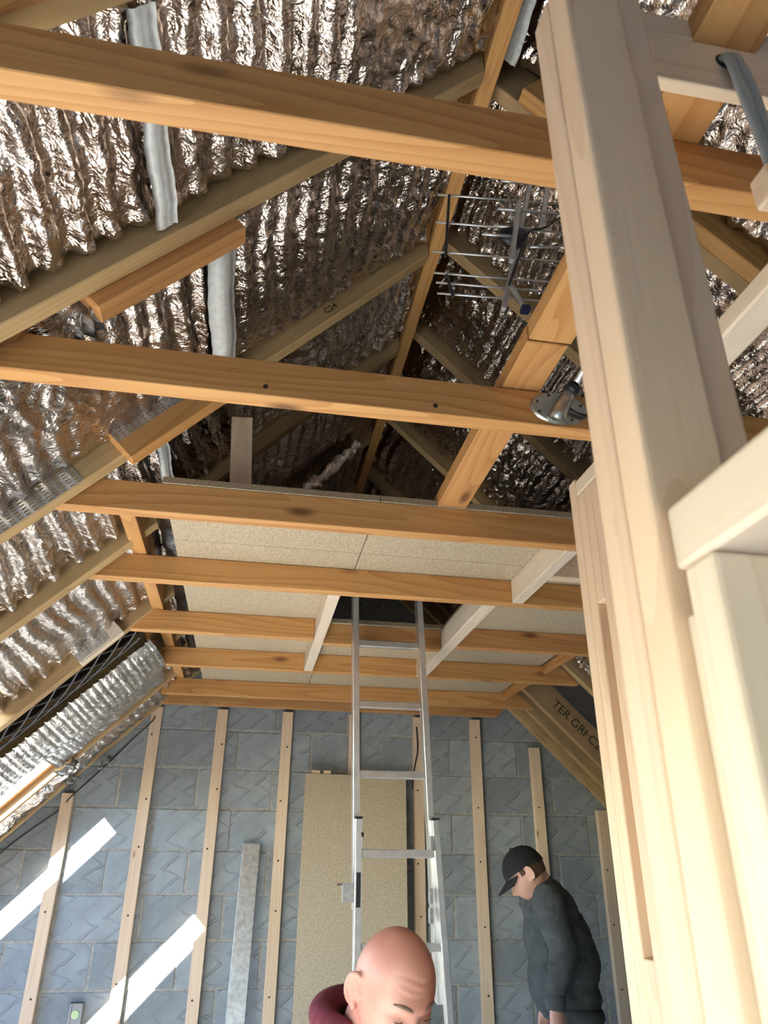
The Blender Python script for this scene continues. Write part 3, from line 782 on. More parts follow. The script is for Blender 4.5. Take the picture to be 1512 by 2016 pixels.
# ------------------------------------------------------------------ loft ladder
ld = empty('loft_ladder', (.6, 2.96, -1.55), 'aluminium two-section ladder rising through the loft hatch', 'ladder')
def LP(x, y, z): return Vector((x, y, z))-ld.location
YT = lambda z: 3.02-.055*(z-.9)                                   # leans very slightly
def stile(name, x_top, x_bot, z_top, z_bot, dy, wx, wy, mat):
    return timber(name, LP(x_bot, YT(z_bot)+dy, z_bot), LP(x_top, YT(z_top)+dy, z_top), wx, wy, (0, 1, 0), mat, ld, bev=.002)
stile('upper_stile', .387, .440, 1.34, -.15, .0, .026, .055, M_ALU)
stile('upper_stile', .668, .758, 1.34, -.45, .0, .026, .055, M_ALU)
stile('lower_stile', .432, .465, .165, -1.55, -.045, .026, .05, M_ALU)
stile('lower_stile', .735, .86, .165, -1.55, -.045, .026, .05, M_ALU)
for z, xa, xb, dy in ((1.10, .398, .672, 0), (.858, .405, .676, 0), (.604, .415, .690, 0), (.331, .428, .705, 0), (.043, .447, .735, -.045), (-.269, .455, .768, -.045), (-.56, .46, .785, -.045), (-.85, .46, .80, -.045), (-1.14, .462, .82, -.045), (-1.42, .464, .84, -.045)):
    timber('rung', LP(xa, YT(z)+dy-.004, z), LP(xb, YT(z)+dy-.004, z), .028, .030, (0, 0, 1), M_ALU, ld, bev=.004)
for x, z in ((.432, .166), (.735, .166)):
    bm = bmesh.new(); bm_box(bm, LP(x, YT(z)-.045, z+.002), (.029, .054, .006)); link('stile_cap', bm_mesh(bm), M_BLACK, ld)
# hinge bracket on the left, guides on the right
br = bpy.data.objects.new('bracket', bm_mesh((lambda b: (bm_box(b, LP(.405, YT(-.09)-.05, -.09), (.05, .028, .062)), b)[1])(bmesh.new()))); COL.objects.link(br); br.parent = ld; br.data.materials.append(M_GALV)
bm = bmesh.new(); bm_box(bm, LP(.436, YT(-.09)-.06, -.08), (.016, .04, .115)); link('bracket_plate', bm_mesh(bm), M_BLACK, br)
bm = bmesh.new(); bmesh.ops.create_cone(bm, cap_ends=True, segments=10, radius1=.006, radius2=.006, depth=.085, matrix=Matrix.Translation(LP(.402, YT(-.06)-.055, -.062)) @ Matrix.Rotation(PI/2, 4, 'Y')); link('bracket_pin', bm_mesh(bm), M_CHROME, br)
for z in (.08, -.10, -.165):
    bm = bmesh.new(); bm_box(bm, LP(.735-.014-(z < 0)*.006, YT(z)-.06, z), (.012, .03, .05)); link('guide_clip', bm_mesh(bm), M_GALV, ld)
tube('ladder_pin', [LP(.447, YT(.0)-.072, .10), LP(.447, YT(.0)-.074, .115)], .006, M_BLACK, ld)

# ------------------------------------------------------------------ pole flange on the second tie
fl = empty('pole_flange', (.622, 1.284, .932), 'round zinc flange with a chrome pole, screwed to the second tie', 'bracket')
bm = bmesh.new(); bmesh.ops.create_cone(bm, cap_ends=True, segments=40, radius1=.068, radius2=.064, depth=.005, matrix=Matrix.Translation((0, -.0028, 0)) @ Matrix.Scale(.62, 4, (0, 0, 1)) @ Matrix.Rotation(PI/2, 4, 'X'))
link('flange_plate', bm_mesh(bm), M_ZINC, fl)
for a in (.35, 1.2, 2.0, 2.8, 3.6, 4.4, 5.2, 5.95):
    link('screw', screw_me, None, fl, Matrix.Translation((.055*math.cos(a), -.0065, .034*math.sin(a))) @ Matrix.Scale(.55, 4))
tube('socket', [(-.012, -.004, -.035), (-.004, -.012, -.016), (.008, -.026, .012), (.018, -.036, .030)], [.022, .019, .016, .014], M_ZINC, fl, 20)
tube('collar', [(.016, -.034, .026), (.023, -.041, .038)], [.0165, .0165], M_BLACK, fl, 20)
tube('pole', [(.021, -.039, .034), (.10, -.118, .166), (.20, -.218, .335)], .0125, M_CHROME, fl, 20)
tube('flange_cable', smooth_curve([(.010, -.012, .012), (.03, -.012, -.012), (.06, -.010, -.018), (.10, -.010, -.012)]), .004, M_WIRE, fl)

# ------------------------------------------------------------------ television aerial under the ridge
ae = empty('roof_aerial', (.55, 1.32, 1.62), 'grey television aerial of many thin rods hanging under the ridge', 'aerial')
K = .8125
def AP(x, z, y=1.30): return Vector((x*K*y/1.30, y, z*K*y/1.30))-ae.location
for (x0, z0, x1, z1, y) in ((.445, 1.947, .865, 1.992, 1.30), (.436, 1.823, .88, 1.862, 1.30), (.424, 1.696, .90, 1.735, 1.30), (.424, 1.609, .88, 1.643, 1.305),
                            (.430, 1.572, .87, 1.602, 1.31), (.432, 1.530, .84, 1.56, 1.32)):
    tube('reflector_rod', [AP(x0, z0, y), AP(x1, z1, y)], .0027, M_ALUD, ae)
for (x0, z0, x1, z1) in ((.665, 2.06, .75, 2.067), (.645, 1.925, .86, 1.945), (.585, 1.80, .72, 1.815), (.625, 1.845, .80, 1.86), (.74, 1.775, .84, 1.79)):
    tube('dipole_rod', [AP(x0, z0, 1.26), AP(x1, z1, 1.26)], .0036, M_ALUD, ae)
timber('boom', AP(.775, 2.10, 1.28), AP(.635, 1.50, 1.29), .013, .013, (0, 1, 0), M_ALUD, ae)
timber('boom_strut', AP(.835, 2.10, 1.29), AP(.785, 1.85, 1.27), .015, .008, (0, 1, 0), M_ALUD, ae)
timber('boom_arm', AP(.72, 1.97, 1.25), AP(.675, 1.70, 1.25), .012, .016, (0, 1, 0), M_ALUD, ae)
timber('boom_arm', AP(.665, 1.60, 1.27), AP(.705, 1.51, 1.27), .011, .011, (0, 1, 0), M_ALUD, ae)
bm = bmesh.new()
bmesh.ops.create_uvsphere(bm, u_segments=20, v_segments=12, radius=1, matrix=Matrix.Translation(AP(.69, 1.81, 1.275)) @ Matrix.Diagonal((.040, .022, .034, 1)))
link('junction_box', bm_mesh(bm), M_BLACK, ae, smooth=True)
timber('rod_clip', AP(.483, 1.955, 1.295), AP(.462, 1.68, 1.295), .007, .008, (0, 1, 0), M_BLACK, ae)
timber('rod_clip', AP(.462, 1.61, 1.30), AP(.482, 1.52, 1.315), .007, .008, (0, 1, 0), M_BLACK, ae)
bm = bmesh.new(); bm_box(bm, AP(.705, 1.512, 1.27), (.02, .02, .014)); link('boom_cap', bm_mesh(bm), plain('blue_black_cap', (.01, .012, .06), .4), ae)
tube('aerial_lead', smooth_curve([AP(.66, 1.60, 1.26), AP(.70, 1.72, 1.25), AP(.745, 1.84, 1.25), AP(.80, 1.87, 1.26), AP(.88, 1.94, 1.30), AP(.98, 1.95, 1.33)]), .0035, M_WIRE, ae)
tube('boom_rod', [AP(.688, 2.0, 1.29), AP(.69, 1.88, 1.29)], .004, M_ALUD, ae)

# ------------------------------------------------------------------ stud partition on the right
FL = -1.55
def stud(x0, x1, y0, y1, z0, z1, lab, mat=W_CLS, name='stud', cat='stud', bev=.0035):
    o = timber(name, ((x0+x1)/2, (y0+y1)/2, z0), ((x0+x1)/2, (y0+y1)/2, z1), x1-x0, y1-y0, (0, 1, 0), mat, bev=bev, seg=2)
    return tag(o, lab, cat)
stud(.2588, .3218, .4080, .4455, FL, .885, 'big near white stud with one dark knot on its broad face', W_CLS)
NEAR = bpy.data.objects['stud']
KD = knot_mesh(plain('dark_knot', (.16, .07, .03), .6, nscale=200, namp=.4))
knot_on(NEAR, (.262, .4080, .478), .0065, me=KD); knot_on(NEAR, (.3175, .4080, .526), .0050, me=KD)
stud(.2588, .3218, .4465, .4840, FL, .885, 'pinkish stud doubled behind the big near white stud')
stud(.3225, .3600, .4235, .4860, FL, .885, 'golden stud standing against the right side of the big near stud')
o = timber('stud_rail', (.298, .4075, .199), (.298, -.9, .199), .063, .046, (0, 0, 1), W_WHITE, bev=.004, seg=2)
tag(o, 'white rail butting into the big near stud with a rough sawn end', 'rail')
stud(.267, .330, .367, .3995, FL, .1755, 'white stud supporting the rail at the right edge', W_WHITE)
stud(.2685, .330, .4003, .4072, FL, .145, 'thin white packing strip between the near stud and the one under the rail', W_WHITE, 'packing_strip', 'strip', .001)
for y, t in ((-.23, 'the camera'), (-.83, 'the added rear window')):
    stud(.267, .330, y-.038, y, FL, .1755, f'white stud under the rail beside {t}', W_WHITE)
# second frame further in
stud(.750, .813, 1.507, 1.545, FL, .885, 'pale stud at the far end of the second frame, full height')
stud(.750, .813, 1.4685, 1.506, FL, .834, 'pale stud of the second frame under the end of the white top plate')
stud(.750, .813, 1.4305, 1.4680, .54, .834, 'short stud length hanging under the top plate of the second frame')
stud(.750, .813, 1.4305, 1.4680, FL, -.15, 'short stud length standing at the bottom of the second frame')
stud(.750, .813, 1.3925, 1.4300, FL, .834, 'pale stud of the second frame half hidden by the near post')
o = box('frame_board', (.795, 1.4305, -.149), (.813, 1.4680, .539), W_TIE); tag(o, 'orange brown board with a ringed knot set back inside the second frame', 'board')
bm = bmesh.new(); bmesh.ops.create_cone(bm, cap_ends=True, segments=20, radius1=.012, radius2=.010, depth=.003, matrix=Matrix.Rotation(-PI/2, 4, 'Y'))
k_ = link('knot', bm_mesh(bm), plain('knot_wood', (.30, .15, .07), .6, nscale=120, namp=.4), o, o.matrix_basis.inverted() @ Matrix.Translation((.7945, 1.449, .0)))
o = timber('top_plate', (.7815, 1.506, .855), (.7815, .40, .855), .063, .040, (0, 0, 1), W_WHITE, bev=.004, seg=2)
tag(o, 'white top plate of the second frame, seen again right of the near post', 'plate')
# header with the cables
hd = timber('frame_header', (.362, .514, .930), (1.05, .514, .930), .018, .092, (0, 0, 1), W_CLS, bev=.003, seg=2)
tag(hd, 'pinkish header at the top right with two grey cables through a hole', 'header')
bm = bmesh.new(); bmesh.ops.create_cone(bm, cap_ends=True, segments=24, radius1=.0145, radius2=.0145, depth=.0015, matrix=Matrix.Rotation(PI/2, 4, 'X'))
link('drilled_hole', bm_mesh(bm), M_BLACK, hd, hd.matrix_basis.inverted() @ Matrix.Translation((.533, .5046, .942)))
o = timber('frame_plate', (.362, .53, 1.000), (1.05, .53, 1.000), .05, .044, (0, 0, 1), W_CLS, bev=.003, seg=2)
tag(o, 'pinkish plate lying on the header at the top right', 'plate')
o = timber('frame_nogging', (.493, .472, .664), (1.05, .472, .664), .030, .042, (0, 0, 1), W_CLS, bev=.003, seg=2)
tag(o, 'pinkish timber end at the right edge in front of the nearest tie', 'nogging')
cb = empty('power_cable', (.533, .50, .942), 'pair of grey cables hanging out of the hole in the header', 'cable')
def CB(x, y, z): return Vector((x, y, z))-cb.location
for dx, dz in ((-.0055, 0), (.0055, .003)):
    tube('cable', smooth_curve([CB(.533+dx, .513, .945+dz), CB(.533+dx, .497, .938+dz), CB(.530+dx*1.2, .488, .90), CB(.527+dx*1.5, .482, .84), CB(.522+dx, .476, .75), CB(.52+dx, .47, .60)]), .0060, M_CABLE, cb, 12)
o = tube('power_cable', smooth_curve([(.533, .525, .945), (.540, .545, .99), (.543, .57, 1.05), (.54, .60, 1.2)]), .0058, M_CABLE, None, 12)
set_origin(o, (.54, .56, 1.0)); tag(o, 'grey cable end rising behind the pinkish header', 'cable')

# ------------------------------------------------------------------ people
def remesh(name, parts, voxel, mat, parent, smooth_it=6):
    """parts: list of callables adding closed shapes to one bmesh; fused by a voxel remesh into one continuous skin"""
    bm = bmesh.new()
    for f in parts: f(bm)
    me = bm_mesh(bm, name); o = bpy.data.objects.new(name, me); COL.objects.link(o)
    m = o.modifiers.new('r', 'REMESH'); m.mode = 'VOXEL'; m.voxel_size = voxel; m.use_smooth_shade = True
    s = o.modifiers.new('s', 'SMOOTH'); s.factor = .5; s.iterations = smooth_it
    dg = bpy.context.evaluated_depsgraph_get()
    me2 = bpy.data.meshes.new_from_object(o.evaluated_get(dg)); bpy.data.objects.remove(o)
    me2.materials.clear()
    return link(name, me2, mat, parent, smooth=True)

def ell(c, r, M=None):
    c = Vector(c)
    def f(bm):
        T = Matrix.Translation(c) @ (M.to_4x4() if M is not None else Matrix.Identity(4)) @ Matrix.Diagonal((*r, 1))
        bmesh.ops.create_uvsphere(bm, u_segments=24, v_segments=16, radius=1, matrix=T)
    return f
def limb(pts, rad, n=14, flat=None):
    def f(bm):
        P = smooth_curve(pts, 5); m = len(P)-1; R = [np.interp(i/m*(len(pts)-1), range(len(pts)), rad) for i in range(m+1)]
        P = [Vector(P[0])-(P[1]-P[0]).normalized()*R[0]*.6]+P+[P[-1]+(P[-1]-P[-2]).normalized()*R[-1]*.6]
        R = [R[0]*.55]+R+[R[-1]*.55]
        b2 = bmesh.new(); bm_tube(b2, P, R, n)
        if flat is not None:
            ax, k = Vector(flat[0]).normalized(), flat[1]
            c0 = sum((v.co for v in b2.verts), Vector())/len(b2.verts)
            for v in b2.verts: v.co -= ax*((v.co-c0).dot(ax))*(1-k)
        bmesh.ops.recalc_face_normals(b2, faces=b2.faces[:])
        me = bpy.data.meshes.new('t'); b2.to_mesh(me); b2.free(); bm.from_mesh(me); bpy.data.meshes.remove(me)
    return f

def skin_material(name, col, red, nsc=30):
    m, n, b, ns, ls = new_mat(name)
    tc = ns.new('ShaderNodeTexCoord')
    x = ns.new('ShaderNodeTexNoise'); x.inputs['Scale'].default_value = 9; x.inputs['Detail'].default_value = 4; ls.new(tc.outputs['Object'], x.inputs['Vector'])
    ls.new(ramp(ns, ls, x.outputs['Fac'], [(.35, red), (.65, col)]), b.inputs['Base Color'])
    b.inputs['Roughness'].default_value = .42
    b.inputs['Subsurface Weight'].default_value = .12; b.inputs['Subsurface Radius'].default_value = (.012, .004, .002)
    y = ns.new('ShaderNodeTexNoise'); y.inputs['Scale'].default_value = 260; ls.new(tc.outputs['Object'], y.inputs['Vector'])
    bp = ns.new('ShaderNodeBump'); bp.inputs['Strength'].default_value = .08; bp.inputs['Distance'].default_value = .002
    ls.new(y.outputs['Fac'], bp.inputs['Height']); ls.new(bp.outputs[0], b.inputs['Normal'])
    return m
M_SKIN1 = skin_material('flushed_skin', (.66, .35, .28), (.56, .235, .185))
M_SKIN2 = skin_material('fair_skin', (.70, .43, .35), (.64, .36, .29))
M_STUB = plain('stubble', (.28, .20, .16), .8, nscale=300, namp=.4)
M_MAROON = plain('maroon_fleece', (.15, .022, .04), .9, nscale=60, namp=.25, bump=.4, bscale=300)
M_DARKIN = plain('dark_hood_inside', (.02, .012, .018), .9)
def sweat_material():
    m, n, b, ns, ls = new_mat('charcoal_sweatshirt')
    tc = ns.new('ShaderNodeTexCoord')
    x = ns.new('ShaderNodeTexNoise'); x.inputs['Scale'].default_value = 14; x.inputs['Detail'].default_value = 5; ls.new(tc.outputs['Object'], x.inputs['Vector'])
    y = ns.new('ShaderNodeTexNoise'); y.inputs['Scale'].default_value = 55; y.inputs['Detail'].default_value = 6; y.inputs['Distortion'].default_value = 1.5; ls.new(tc.outputs['Object'], y.inputs['Vector'])
    c = ramp(ns, ls, x.outputs['Fac'], [(.3, (.052, .060, .068)), (.7, (.088, .100, .112))])
    dust = ramp(ns, ls, y.outputs['Fac'], [(.66, 0.), (.80, .5)])
    ls.new(mix(ns, ls, dust, c, (.42, .42, .42)), b.inputs['Base Color']); b.inputs['Roughness'].default_value = .95
    z = ns.new('ShaderNodeTexNoise'); z.inputs['Scale'].default_value = 420; ls.new(tc.outputs['Object'], z.inputs['Vector'])
    bp = ns.new('ShaderNodeBump'); bp.inputs['Strength'].default_value = .3; bp.inputs['Distance'].default_value = .003
    ls.new(z.outputs['Fac'], bp.inputs['Height']); ls.new(bp.outputs[0], b.inputs['Normal']); return m
M_SWEAT = sweat_material()
M_TROUS = plain('black_trousers', (.012, .013, .018), .85, nscale=40, namp=.3)
M_BOOT = plain('tan_boots', (.20, .11, .05), .7, nscale=40, namp=.3)
M_CAP = plain('black_cap', (.012, .013, .016), .85, bump=.3, bscale=400)
M_HAIR = plain('short_brown_hair', (.10, .062, .035), .8, nscale=220, namp=.5, bump=.5, bscale=300)
M_BROW = plain('grey_brown_brow', (.20, .13, .10), .8, nscale=300, namp=.4)
M_EYE = plain('eye_white', (.60, .52, .48), .25)
M_LID = M_SKIN1

def head_verts(bm, nu=96, nv=72, bald=True):
    """A head about its centre: +y is the face, +z the crown; ~0.155 wide, 0.195 deep, 0.235 tall."""
    def g(a, b, s): return math.exp(-((a)**2+(b)**2)/(2*s*s))
    rows = []
    for j in range(nv+1):
        ph = PI*j/nv; row = []
        for i in range(nu):
            th = 2*PI*i/nu
            sx, sy, sz = math.sin(ph)*math.cos(th), math.sin(ph)*math.sin(th), math.cos(ph)
            x = sx*.0775; y = sy*.096; z = sz*.116
            # skull: fuller at the back and crown, narrowing to the jaw
            if z < 0:
                k = -z/.116; x *= 1-.30*k*k; y *= 1-.16*k*k if sy > 0 else 1-.42*k*k
                if sy > 0: y += .012*k
            else:
                k = z/.116; x *= 1+.04*math.sin(PI*k)
                if sy < 0: y *= 1.04
            if sy > 0:                                   # face features in (x, z)
                f = sy
                y -= .006*f*math.exp(-(z/.05)**2)        # flatter face
                y += f*.008*(g(x-.028, (z-.020)*1.8, .014)+g(x+.028, (z-.020)*1.8, .014))   # brow ridge
                y += f*.004*g(x, (z-.024)*1.5, .012)
                y -= f*.013*(g((x-.031), (z-.0005)*1.3, .0105)+g((x+.031), (z-.0005)*1.3, .0105))  # sockets
                y += f*.0085*(g(x-.031, z+.001, .0085)+g(x+.031, z+.001, .0085))            # lids over eyeballs
                n_ = max(0., min(1., (.012-z)/.055)) if z > -.047 else max(0., 1-(-.047-z)/.008)
                y += f*.026*n_*math.exp(-(x/(.0075+.006*n_))**2)                               # nose
                y += f*.007*(g(x-.0135, z+.042, .006)+g(x+.0135, z+.042, .006))
                y += f*.006*(g(x-.045, (z+.025), .018)+g(x+.045, (z+.025), .018))           # cheeks
                y += f*.006*math.exp(-(x/.024)**2)*(math.exp(-((z+.064)/.006)**2)+math.exp(-((z+.078)/.006)**2))  # lips
                y -= f*.003*math.exp(-(x/.026)**2)*math.exp(-((z+.071)/.003)**2)
                y += f*.010*math.exp(-(x/.022)**2)*math.exp(-((z+.101)/.012)**2)           # chin
                for zc in (.046, .057, .068):                                               # forehead lines
                    zz = zc+.004*math.sin(x*60+zc*90); y -= f*.0045*math.exp(-((z-zz)/.0034)**2)*math.exp(-(x/.045)**4)
            row.append(bm.verts.new((x, y, z)))
        rows.append(row)
    for j in range(nv):
        for i in range(nu):
            a, b_, c, d = rows[j][i], rows[j][(i+1) % nu], rows[j+1][(i+1) % nu], rows[j+1][i]
            bm.faces.new((a, d, c, b_))
    bmesh.ops.remove_doubles(bm, verts=bm.verts[:], dist=1e-6)

def ear_parts(s):
    """outer ear on side s, in head coordinates: rim, lobe and bowl"""
    parts = []
    rim = []
    for k in range(11):
        a = -1.9+k*.40
        rim.append((s*(.079+.014*math.sin(k/10*PI)), -.012-.017*math.cos(a)*1.0-.004, -.006+.030*math.sin(a)))
    parts.append(limb(rim, [.0052]*11, 8))
    parts.append(ell((s*.079, -.014, -.002), (.0075, .018, .029), Matrix.Rotation(s*.35, 3, 'Z')))
    parts.append(ell((s*.082, -.006, -.033), (.0065, .008, .011)))
    parts.append(ell((s*.080, .000, -.008), (.006, .005, .009)))
    return parts

def in_head(T, fs):
    """wrap head-space parts with the head's transform"""
    def f(bm):
        b2 = bmesh.new()
        for q in fs: q(b2)
        for v in b2.verts: v.co = T @ v.co
        bmesh.ops.recalc_face_normals(b2, faces=b2.faces[:])
        me = bpy.data.meshes.new('t'); b2.to_mesh(me); b2.free(); bm.from_mesh(me); bpy.data.meshes.remove(me)
    return f

def basis(fwd, up):
    y = Vector(fwd).normalized(); z = Vector(up); z = (z-y*z.dot(y)).normalized(); x = y.cross(z)
    return Matrix(((x.x, y.x, z.x), (x.y, y.y, z.y), (x.z, y.z, z.z)))

def hand_parts(wrist, dirv, palm_n, side, curl=.5):
    """palm and five separate, bent fingers: dirv wrist->knuckles, palm_n out of the palm"""
    w = Vector(wrist); d = Vector(dirv).normalized(); n = Vector(palm_n); n = (n-d*n.dot(d)).normalized(); s = d.cross(n)*side
    ps = [limb([w-d*.02, w+d*.03, w+d*.07], [.026, .034, .036], 12, (n, .55)), limb([w+d*.03+s*.012, w+d*.085+s*.024], [.016, .014], 8), limb([w+d*.03-s*.012, w+d*.082-s*.026], [.016, .013], 8)]
    for k, (off, ln) in enumerate(((.030, .072), (.010, .082), (-.010, .077), (-.029, .060))):
        a = w+d*.085+s*off; p = [a-d*.02]; ang = .12
        pos = a; cur = d.copy(); p.append(pos.copy())
        for seg, fr in enumerate((.45, .32, .25)):
            ang = curl*(.55+.35*seg); cur = (d*math.cos(ang*(seg+1)*.75)+n*math.sin(ang*(seg+1)*.75)).normalized()
            pos = pos+cur*ln*fr; p.append(pos.copy())
        ps.append(limb(p, [.0095, .0092, .0088, .0080, .0070], 8))
    t0 = w+d*.025+s*.022; ps.append(limb([t0, t0+d*.030+s*.022+n*.010, t0+d*.058+s*.026+n*.020, t0+d*.078+s*.024+n*.026], [.014, .012, .0105, .0085], 8))
    return ps

def boots(parent, feet, fwd):
    f = Vector(fwd).normalized()
    for p in feet:
        p = Vector(p)
        b_ = remesh('boot', [limb([p-f*.05+Vector((0, 0, .20)), p-f*.06+Vector((0, 0, .10)), p-f*.05+Vector((0, 0, .045))], [.055, .052, .048]),
                    limb([p-f*.06+Vector((0, 0, .045)), p+f*.08+Vector((0, 0, .042)), p+f*.17+Vector((0, 0, .036))], [.044, .048, .040])], .008, M_BOOT, parent)
        for v in b_.data.vertices: v.co.z = max(v.co.z, p.z+.002)

def man_with_cap():
    O = Vector((1.56, 3.78, -1.55))
    root = empty('person', O, 'person in black cap and dusty charcoal sweatshirt, bending forward by the wall', 'person')
    L = lambda x, y, z: Vector((x, y, z))-O
    F = Vector((-.93, .34, 0)).normalized(); S = Vector((-.34, -.93, 0)).normalized()   # facing, his left side (towards the viewer)
    hip = L(1.57, 3.80, -.66); chest = L(1.50, 3.79, -.24); neck = L(1.435, 3.77, -.055)
    hd_c = L(1.372, 3.765, -.028)
    R = basis(F*.80+Vector((0, 0, -.55)), Vector((0, 0, 1))+F*.5)
    T = Matrix.Translation(hd_c) @ R.to_4x4()
    nearS, farS = L(1.405, 3.60, -.140), L(1.475, 3.97, -.15)
    nE, fE = L(1.455, 3.575, -.345), L(1.56, 4.02, -.38)
    nW, fW = L(1.395, 3.575, -.530), L(1.53, 4.03, -.58)
    feet = [L(1.54, 3.66, -1.55), L(1.60, 3.92, -1.55)]
    knees = [L(1.535, 3.67, -1.10), L(1.59, 3.91, -1.10)]
    hips = [hip+S*.09-Vector((0, 0, .06)), hip-S*.09-Vector((0, 0, .06))]
    hc = in_head(T, [lambda b: head_verts(b, 64, 48), *ear_parts(1), *ear_parts(-1)])
    body = [hc, limb([neck+Vector((.03, 0, -.09)), neck, hd_c+T.to_3x3() @ Vector((0, -.03, -.05))], [.062, .056, .055]),
            limb([chest, (chest+hip)/2, hip], [.10, .09, .10], 16), limb([nearS, nE, nW], [.050, .040, .028]), limb([farS, fE, fW], [.050, .040, .028]),
            limb([hips[0], knees[0], feet[0]+Vector((0, 0, .08))], [.075, .055, .04]), limb([hips[1], knees[1], feet[1]+Vector((0, 0, .08))], [.075, .055, .04]),
            *hand_parts(nW+Vector((0, 0, -.01)), (.02, .03, -1), F*.4+Vector((.2, .9, 0)), 1, .55), *hand_parts(fW, (-.2, 0, -1), (0, -1, 0), -1, .5)]
    remesh('body', body, .0052, M_SKIN2, root, 4)
    # sweatshirt: torso with a slumped back, two wrinkled sleeves, hem and cuffs
    def tors(c, rx, ry, rz, tw=0.): return ell(c, (rx, ry, rz), Matrix.Rotation(math.atan2(F.y, F.x)+tw, 3, 'Z'))
    sw = [tors(L(1.495, 3.785, -.19), .125, .205, .115), tors(L(1.475, 3.78, -.115), .085, .15, .07), tors(L(1.535, 3.79, -.30), .140, .190, .14), tors(L(1.555, 3.80, -.43), .145, .175, .15),
          tors(L(1.56, 3.80, -.535), .140, .172, .10), tors(L(1.63, 3.80, -.40), .085, .13, .13), tors(L(1.455, 3.79, -.30), .105, .15, .17), tors(L(1.465, 3.79, -.46), .105, .15, .16), limb([neck+Vector((.03, 0, -.10)), neck+Vector((.012, 0, -.035))], [.085, .068])]
    def sleeve(a, e, w_, seed):
        a, e, w_ = Vector(a), Vector(e), Vector(w_); q = [ell(a, (.074, .072, .080))]
        q.append(limb([a, a*.5+e*.5, e], [.074, .066, .060]))
        q.append(limb([e, e*.45+w_*.55, w_], [.062, .056, .046]))
        for k in range(6):
            t = k/5; p = e*(1-t)+w_*t
            q.append(ell(p+Vector((.006*math.sin(k*2+seed), 0, 0)), (.060-.010*t, .058-.010*t, .011), Matrix.Rotation(.35*math.sin(k*1.7+seed), 3, 'Y')))
        for k in range(3):
            p = a*(.35-.15*k)+e*(.65+.15*k) if False else a*(.5-.12*k)+e*(.5+.12*k)
            q.append(ell(p, (.070, .066, .012), Matrix.Rotation(.5, 3, 'Y')))
        return q
    sw += sleeve(nearS, nE, nW+Vector((0, 0, .04)), 1)+sleeve(farS, fE, fW+Vector((0, 0, .04)), 3)
    sw_o = remesh('sweatshirt', sw, .0092, M_SWEAT, root, 5)
    from mathutils import noise as NZ
    for v in sw_o.data.vertices:
        p = v.co; n_ = NZ.noise(Vector((p.x*9+p.z*7, p.y*9, p.z*17)))
        n2 = NZ.noise(Vector((p.x*22-p.z*9, p.y*22, p.z*34)))
        v.co += v.normal*(.017*(.5-abs(n_))*.8+.006*(.4-abs(n2)))-v.normal*.004
    def band(name, c, r1, r2, h, M_):
        bm = bmesh.new(); rows = []
        for j in range(6):
            z = -h/2+h*j/5; k = 1+.10*math.sin(PI*j/5); rows.append([bm.verts.new(M_ @ Vector((r1*k*math.cos(2*PI*i/48), r2*k*math.sin(2*PI*i/48), z))+c) for i in range(48)])
        for j in range(5):
            for i in range(48): bm.faces.new((rows[j][i], rows[j][(i+1) % 48], rows[j+1][(i+1) % 48], rows[j+1][i]))
        bm.faces.new(rows[0][::-1]); bm.faces.new(rows[-1])
        link(name, bm_mesh(bm), M_SWEAT, sw_o, smooth=True)
    ZR = Matrix.Rotation(math.atan2(F.y, F.x), 3, 'Z')
    band('hem_band', L(1.562, 3.80, -.60), .132, .165, .06, Matrix.Rotation(.10, 3, 'Y') @ ZR)
    band('cuff', nW+Vector((0, 0, .005)), .041, .043, .06, Matrix.Rotation(.15, 3, 'Y'))
    band('cuff', fW+Vector((0, 0, .005)), .041, .043, .06, Matrix.Rotation(-.3, 3, 'Y'))
    c_ = remesh('collar', [limb([neck+Vector((.022, 0, -.05)), neck+Vector((.006, 0, -.012))], [.072, .064])], .006, M_SWEAT, sw_o, 3)
    remesh('trousers', [tors(hip+Vector((0, 0, -.02)), .125, .165, .12), limb([hips[0], knees[0], feet[0]+Vector((0, 0, .10))], [.098, .078, .066]), limb([hips[1], knees[1], feet[1]+Vector((0, 0, .10))], [.098, .078, .066])], .010, M_TROUS, root)
    boots(root, feet, F)
    # hair below the cap
    def hair(b2):
        head_verts(b2, 48, 36)
        dele = [v for v in b2.verts if not (v.co.z < .055 and v.co.z > -.045 and v.co.y < -.012+.0*v.co.z) and not (v.co.z > -.01 and v.co.z < .055 and v.co.y < .030)]
        bmesh.ops.delete(b2, geom=dele, context='VERTS')
        for v in b2.verts: v.co *= 1.035
    bm = bmesh.new(); hair(bm); bm.transform(T); link('hair', bm_mesh(bm), M_HAIR, root, smooth=True)
    # baseball cap: dome, peak, button
    bm = bmesh.new(); rows = []
    for j in range(15):
        ph = (j/14)*1.58; rows.append([bm.verts.new(T @ Vector((.0865*math.sin(ph)*math.cos(2*PI*i/40), -.004+.106*math.sin(ph)*math.sin(2*PI*i/40), .028+.098*math.cos(ph)-(.022*max(0, -math.sin(2*PI*i/40)) if j > 9 else 0)*(j-9)/5))) for i in range(40)])
    for j in range(14):
        for i in range(40):
            bm.faces.new((rows[j][i], rows[j+1][i], rows[j+1][(i+1) % 40], rows[j][(i+1) % 40]))
    bmesh.ops.remove_doubles(bm, verts=bm.verts[:], dist=1e-5)
    cap = link('cap', bm_mesh(bm), M_CAP, root, smooth=True)
    bm = bmesh.new(); n = 20; top = []; bot = []
